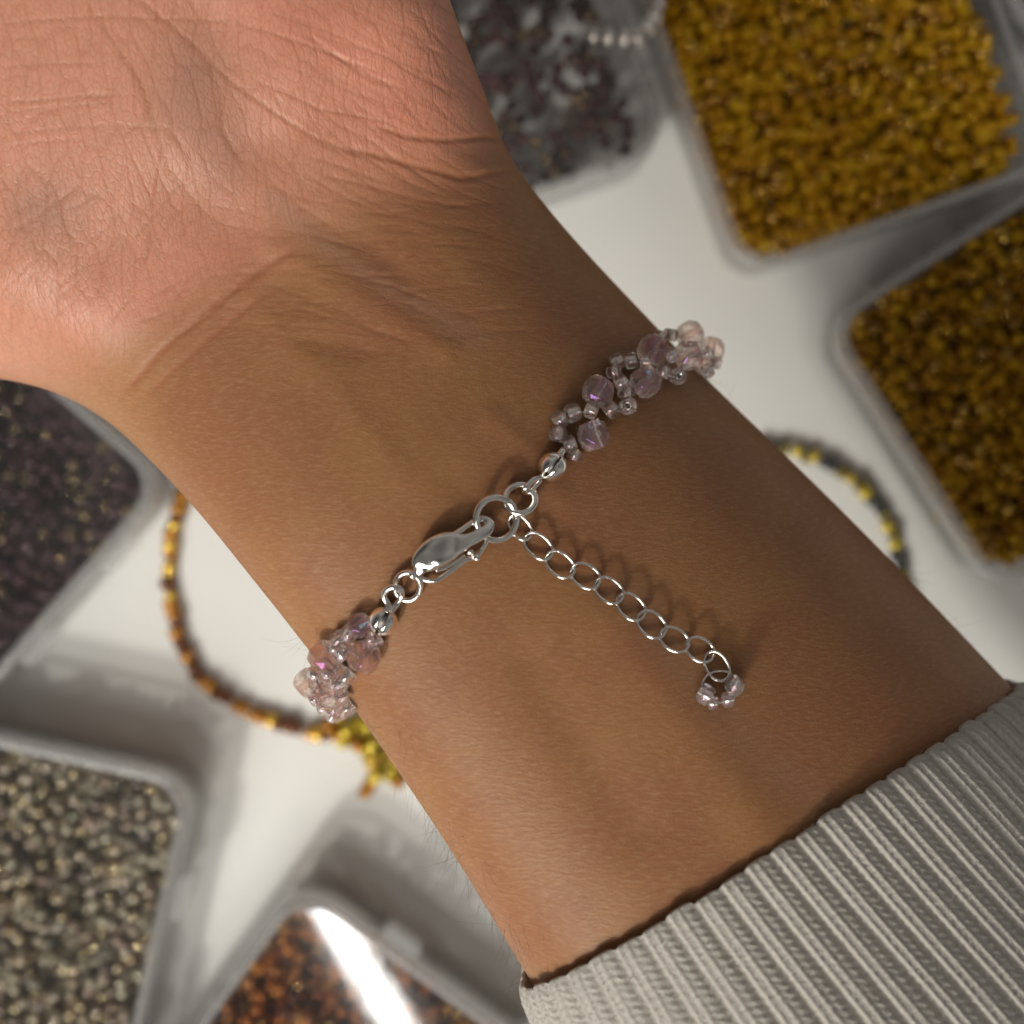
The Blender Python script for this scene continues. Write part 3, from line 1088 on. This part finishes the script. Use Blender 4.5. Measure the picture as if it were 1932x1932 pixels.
def bead_tip(crop, cx, cy, rad_px, ang, open_deg):
    """clam-shell cup: two half shells closed on the knot, and a hook"""
    p, nrm = on_skin(*crop(cx, cy), 0.0013)
    rad = rad_px
    tip = bpy.data.objects.new('bead_tip', None)
    tip.empty_display_size = .002
    link(tip, brace); tip.matrix_parent_inverse = BI
    tip.location = p
    ax = Vector((math.cos(R(ang)), math.sin(R(ang)), 0))            # along the bracelet
    view = (EYE - p).normalized()
    ax = (ax - view * ax.dot(view)).normalized()
    sd = view.cross(ax)
    for sgn in (-1, 1):
        V, F = [], []
        nu, nv = 22, 12
        for layer, rr in ((0, rad), (1, rad * .86)):
            for i in range(nu):
                for j in range(nv):
                    th = math.pi * i / (nu - 1)
                    f = (math.pi / 2) * j / (nv - 1)
                    # half sphere: pole on the side axis, seam facing the viewer
                    r2 = rr * math.sin(f) if j else 0
                    a = 2 * math.pi * i / (nu - 1)
                    q = Vector((r2 * math.cos(a), r2 * math.sin(a), rr * math.cos(f) * 0.95))
                    V.append(q)
        for layer in (0, 1):
            o0 = layer * nu * nv
            for i in range(nu - 1):
                for j in range(nv - 1):
                    q = (o0 + i * nv + j, o0 + (i + 1) * nv + j, o0 + (i + 1) * nv + j + 1, o0 + i * nv + j + 1)
                    F.append(q if layer == 0 else q[::-1])
        for i in range(nu - 1):
            a, b = i * nv + nv - 1, (i + 1) * nv + nv - 1
            F.append((a, b, b + nu * nv, a + nu * nv))
        rot = Matrix((ax, view, sd * sgn)).transposed()             # columns: local x,y,z
        opn = Quaternion(ax, sgn * R(-open_deg))
        V = [opn @ (rot @ v) + sd * sgn * 0.00005 for v in V]
        o = mesh_obj('cup_shell', V, F, M['silver'], tip)
    mesh_obj('knot', *[[Vector(v) * rad * .6 for v in lathe_data([(0.0, -1), (.7, -.7), (1, 0), (.7, .7), (0.0, 1)], 10, False)[0]],
                       lathe_data([(0.0, -1), (.7, -.7), (1, 0), (.7, .7), (0.0, 1)], 10, False)[1]], M['thread'], tip)
    return tip, p


tipL, pL = bead_tip(C1, 590, 1285, 0.00140, 60, 9)
tipR, pR = bead_tip(C2, 585, 1108, 0.00146, 50, 4)


def tip_hook(tip, tip_p, crop, pts, r, flat=0.7):
    path = [on_skin(*crop(x, y), h * 1e-3)[0] - tip_p for x, y, h in pts]
    o = mesh_obj('hook', *tube_data(catmull(path, 8), r, 10, flat=flat, up=Vector((0, 0, 1))), M['silver'], tip)


tip_hook(tipL, pL, C1, [(612, 1232, 1.3), (625, 1195, 1.1), (600, 1150, 1.2), (605, 1108, 1.6), (650, 1082, 1.9), (698, 1100, 1.5), (700, 1140, 1.0), (668, 1190, 0.9), (640, 1225, 1.2)], 0.00030)
tip_hook(tipR, pR, C2, [(535, 1165, 1.3), (500, 1180, 1.2), (450, 1200, 1.5), (405, 1245, 1.75), (395, 1275, 1.2), (430, 1282, .7), (465, 1240, .7), (505, 1195, 1.0)], 0.00027)
# little loop where the thread leaves the right cup
part('crimp_tube', *tube_data([on_skin(*C2(620, 1050), .0016)[0], on_skin(*C2(640, 1015), .0017)[0], on_skin(*C2(668, 985), .0016)[0]], 0.00035, 12), M['silver'], brace)

# lobster clasp: body with hook, spring lever, thumb knob
clasp = bpy.data.objects.new('lobster_clasp', None)
clasp.empty_display_size = .003
link(clasp, brace); clasp.matrix_parent_inverse = BI
cp, cn = on_skin(*C1(980, 870), 0.0012)
clasp.location = cp


def clasp_part(name, pts, flat=1.0, seg=18, per=8, sq=1.0):
    path = [np.array([*(on_skin(*C1(x, y), h * 1e-3)[0] - cp), r * .3168 * scale_at(cp.z)]) for x, y, h, r in pts]
    sm = catmull(path, per)
    V, F = tube_data([p[:3] for p in sm], [max(p[3], 5e-5) for p in sm], seg, flat=flat, up=cn, sq=sq)
    return mesh_obj(name, V, F, M['silver'], clasp)


clasp_part('body', [(775, 1012, 1.0, 16), (800, 985, 1.1, 34), (826, 940, 1.3, 72), (878, 893, 1.45, 90), (940, 856, 1.5, 93), (1000, 832, 1.5, 84),
                    (1050, 820, 1.5, 60), (1100, 802, 1.5, 41), (1160, 775, 1.45, 37), (1210, 742, 1.35, 35), (1222, 705, 1.2, 31),
                    (1196, 678, 1.05, 22), (1160, 675, 0.95, 18)], flat=0.46, seg=32, sq=0.72)
clasp_part('lever', [(1000, 775, 1.2, 22), (1045, 752, 1.1, 20), (1085, 722, 1.05, 18), (1130, 692, 1.0, 17), (1150, 682, 1.0, 14)], flat=.9)
clasp_part('spring_arm', [(812, 1022, .8, 15), (850, 1040, .75, 16), (905, 1042, .7, 16), (960, 1012, .7, 16), (1030, 960, .7, 16), (1090, 918, .7, 15), (1145, 905, .75, 13), (1190, 845, .9, 15), (1215, 800, 1.0, 14)], flat=.8)
clasp_part('thumb_knob', [(1122, 890, .9, 13), (1140, 902, 1.05, 20), (1152, 912, 1.1, 20), (1162, 922, 1.05, 12)], per=5)
clasp_part('thumb_knob', [(1095, 885, .95, 10), (1112, 872, 1.1, 16), (1125, 862, 1.1, 10)], per=5)
clasp_part('spring_arm', [(905, 985, .8, 12), (970, 960, .8, 14), (1030, 925, .8, 13), (1075, 890, .85, 12)])
clasp_part('swivel', [(758, 985, 1.0, 15), (765, 1010, 1.3, 22), (778, 1032, 1.1, 15)], per=6)

# extension chain: twisted oval links and a ring of three beads
chain = bpy.data.objects.new('extension_chain', None)
chain.empty_display_size = .003
link(chain, brace); chain.matrix_parent_inverse = BI
chp, _ = on_skin(*C3(225, 280), 0.0008)
chain.location = chp
LINKS = [(228, 278, 108, 62, 50), (352, 405, 122, 72, 42), (500, 530, 122, 74, 40), (672, 608, 118, 76, 33), (832, 706, 118, 76, 38), (982, 818, 120, 76, 41),
         (1122, 938, 120, 78, 42), (1278, 1042, 116, 74, 32), (1452, 1110, 112, 76, 34), (1566, 1222, 118, 74, 58)]
for i, (cx, cy, ra, rb, an) in enumerate(LINKS):
    ra, rb = ra * .91, rb * 1.0
    pts = []
    n = 40
    for k in range(n):
        a = 2 * math.pi * k / n
        x = ra * math.copysign(abs(math.cos(a)) ** .92, math.cos(a))
        y = rb * math.copysign(abs(math.sin(a)) ** .92, math.sin(a))
        X = cx + x * math.cos(R(an)) - y * math.sin(R(an))
        Y = cy + x * math.sin(R(an)) + y * math.cos(R(an))
        # curb twist: the upper side stands up, ends alternate over and under
        h = 0.50 - 0.22 * math.sin(a) + 0.20 * math.sin(2 * a)
        pts.append(on_skin(*C3(X, Y), max(h, .14) * 1e-3)[0] - chp)
    mesh_obj('chain_link', *tube_data(smooth_closed(pts, 1), 0.00015, 10, closed=True), M['silver'], chain)
ring = [on_skin(*C3(1590 + 128 * math.cos(a), 1362 + 108 * math.sin(a)), (0.75 + .25 * math.sin(a * 2)) * 1e-3)[0] - chp
        for a in [2 * math.pi * k / 40 for k in range(40)]]
mesh_obj('end_ring', *tube_data(smooth_closed(ring, 1), 0.0001, 10, closed=True), M['silver'], chain)
for x, y, h, ax, sz in ((1490, 1415, 1.0, -30, 1.08), (1690, 1348, 1.0, 60, 1.12), (1645, 1450, 1.0, 10, .85), (1540, 1475, .7, 0, .7)):
    p, _ = on_skin(*C3(x, y), h * 1e-3)
    o = bpy.data.objects.new('seed_bead', SEED)
    link(o, chain)
    o.location = p - chp
    o.rotation_euler = Vector((math.cos(R(ax)), math.sin(R(ax)), .25)).normalized().to_track_quat('Z', 'Y').to_euler()
    o.scale = (sz,) * 3

# ------------------------------------------------------------------ bead boxes
def rounded_rect(wx, wy, r, per=7):
    pts = []
    for cx, cy, a0 in ((wx / 2 - r, wy / 2 - r, 0), (-wx / 2 + r, wy / 2 - r, 90), (-wx / 2 + r, -wy / 2 + r, 180), (wx / 2 - r, -wy / 2 + r, 270)):
        for k in range(per):
            a = R(a0 + 90 * k / (per - 1))
            pts.append((cx + r * math.cos(a), cy + r * math.sin(a)))
    return pts


def loops(levels):
    """stack of equal-count outlines -> verts, faces (side walls only)"""
    V, F = [], []
    n = len(levels[0][0])
    for pts, z in levels:
        V += [(x, y, z) for x, y in pts]
    for i in range(len(levels) - 1):
        for k in range(n):
            l = (k + 1) % n
            F.append((i * n + k, i * n + l, (i + 1) * n + l, (i + 1) * n + k))
    return V, F, n


BOX_H = 0.0165


def bead_shape(Rr, seg=7):
    pr = [(Rr, -.30 * Rr), (Rr, .30 * Rr), (.72 * Rr, .66 * Rr), (.40 * Rr, .5 * Rr), (.40 * Rr, -.5 * Rr), (.72 * Rr, -.66 * Rr)]
    V, F = lathe_data(pr, seg)
    return np.array(V), np.array(F)


def rand_rot(n, g):
    q = g.normal(size=(n, 4)); q /= np.linalg.norm(q, axis=1, keepdims=True)
    a, b, c, d = q.T
    return np.stack([np.stack([1 - 2 * (c * c + d * d), 2 * (b * c - a * d), 2 * (b * d + a * c)], -1),
                     np.stack([2 * (b * c + a * d), 1 - 2 * (b * b + d * d), 2 * (c * d - a * b)], -1),
                     np.stack([2 * (b * d - a * c), 2 * (c * d + a * b), 1 - 2 * (b * b + c * c)], -1)], 1), q


def bead_box(label, corner, u_dir, v_dir, lu, lv, mat, bead_label, pile_label, group, fill=0.0135, bead_r=0.00124, sparse=1.0,
             singles=43, hinge=None, seed=1, lid=True):
    """corner: where the bead window's corner shows; u,v unit directions in the photo; lu,lv inner size in mm"""
    g = np.random.default_rng(seed)
    c3 = at(corner[0], corner[1], fill)
    u = Vector((u_dir[0], -u_dir[1], 0)).normalized()
    v = Vector((-u.y, u.x, 0))
    if v.dot(Vector((v_dir[0], -v_dir[1], 0))) < 0:
        v = -v
    lu, lv = lu * 1.266e-3, lv * 1.266e-3
    cen = c3 + u * lu / 2 + v * lv / 2
    cen.z = 0
    zr = math.atan2(u.y, u.x)
    flip = 1 if Vector((-u.y, u.x, 0)).dot(v) > 0 else -1
    box = thing('bead_box', label, 'bead box', cen, 'clear plastic boxes of seed beads')
    box.rotation_euler = (0, 0, zr)
    t = 0.0013
    rc = 0.0055
    o1 = rounded_rect(lu + 2 * t, lv + 2 * t, rc + t)
    o0 = rounded_rect(lu + 2 * t - .0016, lv + 2 * t - .0016, rc + t - .0008)
    i1 = rounded_rect(lu, lv, rc)
    i0 = rounded_rect(lu - .0016, lv - .0016, rc - .0008)
    V, F, n = loops([(o0, .0002), (o1, .0014), (o1, BOX_H - .0042), (i1, BOX_H - .0042), (i1, .0022), (i0, .0012)])
    F.append(tuple(range(n))[::-1])
    F.append(tuple(5 * n + k for k in range(n)))
    mesh_obj('tray', V, F, M['tray'], box)
    # lid: a skirt round the tray and a flat clear top with a raised rim
    s1 = rounded_rect(lu + 2 * t + .0011, lv + 2 * t + .0011, rc + t + .0005)
    s0 = rounded_rect(lu + 2 * t + .0001, lv + 2 * t + .0001, rc + t + .00005)
    top = rounded_rect(lu + 2 * t - .0001, lv + 2 * t - .0001, rc + t - .0001)
    tin = rounded_rect(lu + .0004, lv + .0004, rc)
    closed = lid
    lid = bpy.data.objects.new('lid' if closed else 'collar', None); lid.empty_display_size = .005
    link(lid, box)
    V, F, n = loops([(s0, BOX_H - .0058), (s1, BOX_H - .0058), (s1, BOX_H - .0006), (top, BOX_H), (tin, BOX_H - .0001), (tin, BOX_H - .0012), (s0, BOX_H - .0016), (s0, BOX_H - .0058)])
    mesh_obj('lid_rim' if closed else 'rim', V, F, M['rim'], lid)
    if closed:
        tin2 = rounded_rect(lu + .0003, lv + .0003, rc)
        V, F, n = loops([(tin2, BOX_H - .0011), (tin2, BOX_H - .0004)])
        F.append(tuple(range(n))[::-1]); F.append(tuple(n + k for k in range(n)))
        mesh_obj('lid_panel', V, F, M['lid'], lid, smooth=False)
    if hinge is not None:
        for k in (-.22, .22):
            hx, hy = hinge
            cx = hx * (lu / 2 + t + .0014) + (0 if hx else k * lu)
            cy = hy * (lv / 2 + t + .0014) + (0 if hy else k * lv)
            dx, dy = (.0011, .0036) if hx else (.0036, .0011)
            bm = bmesh.new()
            bmesh.ops.create_cube(bm, size=1, matrix=Matrix.Translation((cx, cy, BOX_H - .0045)) @ Matrix.Diagonal((dx * 2, dy * 2, .0046, 1)))
            bmesh.ops.bevel(bm, geom=list(bm.edges), offset=.0005, segments=2, affect='EDGES')
            hm = bpy.data.meshes.new('hinge_tab'); bm.to_mesh(hm); bm.free()
            hm.materials.append(M['rim'])
            link(bpy.data.objects.new('hinge_tab', hm), box)
    # the beads: only what could show, the top layers and those against the walls
    d = bead_r * 1.86
    xs = np.linspace(-lu / 2 + bead_r * 1.15, lu / 2 - bead_r * 1.15, int(lu / d))
    ys = np.linspace(-lv / 2 + bead_r * 1.15, lv / 2 - bead_r * 1.15, int(lv / d))
    zs = np.arange(.0012 + bead_r, fill + bead_r, d * .82)
    X, Y, Z = np.meshgrid(xs, ys, zs, indexing='ij')
    lay = np.broadcast_to(np.arange(len(zs)), X.shape)
    X = X + np.where(lay % 2, d / 4, -d / 4); Y = Y + np.where(lay % 2, d / 4, -d / 4)
    pos = np.stack([X, Y, Z], -1).reshape(-1, 3)
    lay = lay.reshape(-1)
    jit = g.uniform(-.36, .36, pos.shape) * d
    pos = pos + jit
    hgt = fill - .0010 + .0007 * np.sin(pos[:, 0] * 300 + seed) * np.cos(pos[:, 1] * 260 + seed * 2)
    edge = np.minimum(lu / 2 - np.abs(pos[:, 0]), lv / 2 - np.abs(pos[:, 1]))
    okc = np.ones(len(pos), bool)      # keep out of the rounded corners
    ax_, ay_ = np.abs(pos[:, 0]) - (lu / 2 - rc), np.abs(pos[:, 1]) - (lv / 2 - rc)
    okc &= ~((ax_ > 0) & (ay_ > 0) & (np.hypot(ax_, ay_) > rc - bead_r))
    okc &= edge > bead_r * .6
    okc &= pos[:, 2] < hgt
    okc &= pos[:, 2] > .0012 + bead_r
    okc &= (pos[:, 2] > fill - .0070) | (edge < .0036) | (sparse < 1)
    if sparse < 1:
        okc &= (pos[:, 2] < .0085) & (g.random(len(pos)) < sparse)
    pos = pos[okc]
    Rm, qq = rand_rot(len(pos), g)
    # split: the ones that show largest (highest, within the picture) are individuals
    ang = zr
    wx = cen.x + pos[:, 0] * math.cos(ang) - pos[:, 1] * math.sin(ang)
    wy = cen.y + pos[:, 0] * math.sin(ang) + pos[:, 1] * math.cos(ang)
    sc = scale_at(pos[:, 2])
    ppx, ppy = wx / sc + PX / 2, PX / 2 - wy / sc
    vis = (ppx > 15) & (ppx < PX - 15) & (ppy > 15) & (ppy < PX - 15) & (edge[okc] > .002)
    # not under the arm
    hid = np.array([False] * len(pos))
    cand = np.argsort(-np.where(vis, pos[:, 2] + g.uniform(0, .0004, len(pos)), -1))
    chosen = []
    for i in cand:
        if len(chosen) >= singles or not vis[i]:
            break
        p = Vector((wx[i], wy[i], pos[i, 2]))
        dr = (p - EYE).normalized()
        if bvh.ray_cast(EYE, dr, (p - EYE).length)[0] is not None:
            continue
        chosen.append(i)
    bV, bF = bead_shape(bead_r)
    proto = np_mesh('seed_bead', bV, bF, mat)
    for i in chosen:
        o = bpy.data.objects.new('seed_bead', proto)
        link(o)
        o.location = (wx[i], wy[i], pos[i, 2])
        m3 = Matrix.Rotation(ang, 3, 'Z') @ Matrix(Rm[i].tolist())
        o.rotation_euler = m3.to_euler()
        tag(o, bead_label, 'bead', group)
    rest = np.ones(len(pos), bool); rest[chosen] = False
    Vall = (np.einsum('nij,kj->nki', Rm[rest], bV) + pos[rest][:, None, :])
    nb = len(bV)
    Fall = (bF[None] + (np.arange(rest.sum()) * nb)[:, None, None]).reshape(-1, 4)
    pile = bpy.data.objects.new('seed_bead_heap', np_mesh('seed_bead_heap', Vall.reshape(-1, 3), Fall, mat))
    link(pile)
    pile.location = cen
    pile.rotation_euler = (0, 0, ang)
    tag(pile, pile_label, 'beads', kind='stuff')
    return box


gold = bead_box_material('gold_beads', [(0, (.80, .39, .002)), (.35, (.92, .50, .003)), (.7, (.98, .60, .012)), (1, (.84, .41, .002))], rough=.10, trans=.05, gloss=.4, metal=.35, through=.22)
amber = bead_box_material('amber_beads', [(0, (.46, .20, .002)), (.4, (.62, .31, .003)), (.75, (.88, .54, .012)), (1, (.50, .22, .002))], rough=.07, trans=.1, gloss=.4, metal=.6, through=.30)
plum = bead_box_material('plum_beads', [(0, (.065, .022, .030)), (.5, (.12, .045, .052)), (1, (.08, .026, .055))], rough=.10, trans=.1, gloss=.8, metal=0.25)
grey = bead_box_material('grey_beads', [(0, (.42, .37, .27)), (.3, (.62, .55, .40)), (.5, (.24, .21, .17)), (.62, (.48, .34, .27)), (.75, (.74, .60, .42)), (1, (.44, .39, .29))], rough=.10, trans=.1, film=(200, 500, 1.7), gloss=.4, metal=.5, through=.26)
brown = bead_box_material('brown_beads', [(0, (.26, .055, .006)), (.4, (.60, .18, .012)), (.7, (.10, .022, .010)), (1, (.78, .29, .018))], rough=.10, trans=.1, gloss=.5, metal=.5, through=.26)
mauve = bead_box_material('mauve_beads', [(0, (.13, .055, .050)), (.5, (.20, .09, .08)), (1, (.10, .04, .055))], rough=.12, trans=.15, gloss=.7, metal=0.2)

bead_box('clear box of gold beads in the upper right, behind the fingers side of the bracelet', (1408, 502), (.943, -.333), (-.333, -.943), 40.5, 52, gold,
         'tiny gold glass bead in the upper right box', 'heap of gold seed beads filling the upper right box', 'loose gold beads in the upper right box', seed=3, hinge=(0, 1), lid=False)
bead_box('clear box of darker amber-gold beads at the right edge beside the yellow and grey strand', (1572, 618), (.842, -.54), (.54, .842), 52, 39.5, amber,
         'tiny amber-gold bead in the box at the right edge', 'heap of amber-gold seed beads in the box at the right edge', 'loose amber-gold beads in the right edge box', seed=4, hinge=(1, 0), lid=False)
bead_box('clear box of dark plum beads half under the palm at the left edge', (300, 912), (-.755, -.656), (-.656, .755), 50, 36.5, plum,
         'tiny dark plum bead in the box under the palm', 'heap of dark plum seed beads in the box under the palm', 'loose plum beads in the left box', seed=5, hinge=(-1, 0))
bead_box('clear box of pale grey iridescent beads in the lower left corner', (352, 1482), (-.977, -.215), (-.215, .977), 41, 52, grey,
         'tiny grey iridescent bead in the lower left box', 'heap of grey iridescent seed beads in the lower left box', 'loose grey beads in the lower left box', seed=6, hinge=(-1, 0))
bead_box('clear box of dark brown beads at the bottom edge beside the sleeve', (575, 1682), (-.586, .81), (.81, .586), 41, 50, brown,
         'tiny coppery brown bead in the bottom box', 'heap of coppery brown seed beads in the bottom box', 'loose brown beads in the bottom box', seed=7, hinge=(-1, 0))
bead_box('clear box thinly filled with mauve-brown beads at the top, a silver strand on it', (1238, 278), (-.944, .329), (-.329, -.944), 40, 46, mauve,
         'tiny mauve-brown bead in the thinly filled top box', 'thin layer of mauve-brown seed beads in the top box', 'loose mauve beads in the top box', seed=8, sparse=.32)
bead_box('corner of a clear box of plum beads in the top right corner', (1938, 62), (.943, -.333), (-.333, -.943), 36, 40, mauve,
         'tiny plum bead in the top right corner box', 'heap of plum seed beads in the top right corner box', 'loose beads in the top right corner box', seed=9, singles=12)

# ------------------------------------------------------------------ bead strands lying about
def strand_thing(name, label, path, z_of, mats, step, rad, group=None, seed=0, pattern=None):
    rr = random.Random(seed)
    pts = [at(x, y, z_of) for x, y in [tuple(p) for p in catmull([(float(a), float(b)) for a, b in path], 12)]]
    root = thing(name, label, 'bead strand', (pts[0].x, pts[0].y, 0), group)
    INV = Matrix.Translation(-root.location)
    cum = [0]
    for a, b in zip(pts[:-1], pts[1:]):
        cum.append(cum[-1] + (b - a).length)
    bV, bF = bead_shape(rad, 12)
    meshes = {}
    for m in mats:
        mm_ = np_mesh('bead', bV, bF, m); meshes[m.name] = mm_
    d = step / 2
    i = 0
    while d < cum[-1]:
        k = max(j for j in range(len(cum)) if cum[j] <= d)
        k = min(k, len(pts) - 2)
        f = (d - cum[k]) / max(cum[k + 1] - cum[k], 1e-9)
        p = pts[k].lerp(pts[k + 1], f)
        t = (pts[k + 1] - pts[k]).normalized()
        m = pattern(i, rr) if pattern else rr.choice(mats)
        o = bpy.data.objects.new('bead', meshes[m.name])
        link(o, root); o.matrix_parent_inverse = INV
        sz = rr.uniform(.85, 1.18)
        o.scale = (sz,) * 3
        o.location = p + Vector((rr.uniform(-1, 1), rr.uniform(-1, 1), 0)) * rad * .24
        o.rotation_euler = (t + Vector((rr.uniform(-.25, .25), rr.uniform(-.25, .25), rr.uniform(-.25, .25)))).normalized().to_track_quat('Z', 'Y').to_euler()
        d += step
        i += 1
    o = mesh_obj('thread', *tube_data(pts, 0.0001, 6), M['thread'], root)
    o.matrix_parent_inverse = INV
    return root


s_amber = principled('strand_amber', (.62, .26, .02), .08, .35, .2, 1.5, None, .6)
s_brown = principled('strand_brown', (.30, .09, .015), .08, 0, .5, 1.5, None, .6)
s_gold = principled('strand_gold', (.86, .54, .06), .12, .6, 0, 1.5, None, 1.0)
s_yellow = principled('strand_yellow', (.80, .60, .04), .08, .4, .2, 1.5, None, .7)
s_olive = principled('strand_olive', (.45, .34, .04), .08, 0, .6, 1.5, None, .6)
s_slate = principled('strand_slate', (.06, .06, .058), .14, 0, .2, 1.5, None, .6)
s_silver = M['silver']


def amber_pat(i, rr):
    return rr.choices([s_amber, s_brown, s_gold], [.42, .46, .16])[0]


am = strand_thing('bead_strand', 'amber and brown bead strand ending in a yellow bead flower, left of the wrist',
                  [(420, 880), (345, 932), (330, 985), (318, 1050), (320, 1120), (332, 1185), (352, 1240), (385, 1285), (425, 1318), (475, 1345), (530, 1368), (590, 1382), (640, 1384)],
                  0.0013, [s_amber, s_brown, s_gold], 0.00168, 0.00132, seed=2, pattern=amber_pat)
# the flower of yellow beads at its end
INV = Matrix.Translation(-am.location)
fm = {m.name: np_mesh('bead', *bead_shape(0.00132, 12), m) for m in (s_yellow, s_amber, s_gold)}
rr = random.Random(4)
cluster = []
for x, y in [(636, 1352), (652, 1376), (660, 1398), (672, 1358), (686, 1380), (678, 1408), (700, 1402), (712, 1424), (700, 1440), (722, 1446), (692, 1424), (738, 1462), (716, 1466),
             (748, 1440), (702, 1465), (692, 1480), (686, 1494), (756, 1470), (770, 1450), (735, 1425), (715, 1390), (700, 1366), (645, 1400), (625, 1372)]:
    for lv in range(2 if rr.random() < .45 else 1):
        m = rr.choices([s_yellow, s_gold, s_amber], [.6, .3, .1])[0] if y < 1478 else s_amber
        o = bpy.data.objects.new('bead', fm[m.name])
        link(o, am); o.matrix_parent_inverse = INV
        o.location = at(x + rr.uniform(-5, 5), y + rr.uniform(-5, 5), .0013 + lv * .0017)
        o.rotation_euler = (rr.uniform(0, 6), rr.uniform(0, 6), rr.uniform(0, 6))

strand_thing('bead_strand', 'yellow and dark grey bead strand curving out right of the wrist',
             [(1380, 870), (1440, 848), (1500, 853), (1550, 868), (1595, 895), (1635, 930), (1668, 972), (1688, 1022), (1700, 1075), (1712, 1130), (1715, 1190)],
             0.0012, [s_yellow, s_olive, s_slate], 0.00178, 0.00124, seed=6,
             pattern=lambda i, r: [s_yellow, s_olive, s_yellow, s_slate, s_slate, s_olive][i % 6])
sl = strand_thing('silver_strand', 'silver bead strand bent at a right angle on the top box lid',
             [(1262, -60), (1246, 5), (1232, 35), (1218, 62), (1195, 70), (1150, 68), (1095, 66)],
             BOX_H + .0015, [s_silver], 0.0023, 0.00138, seed=8)
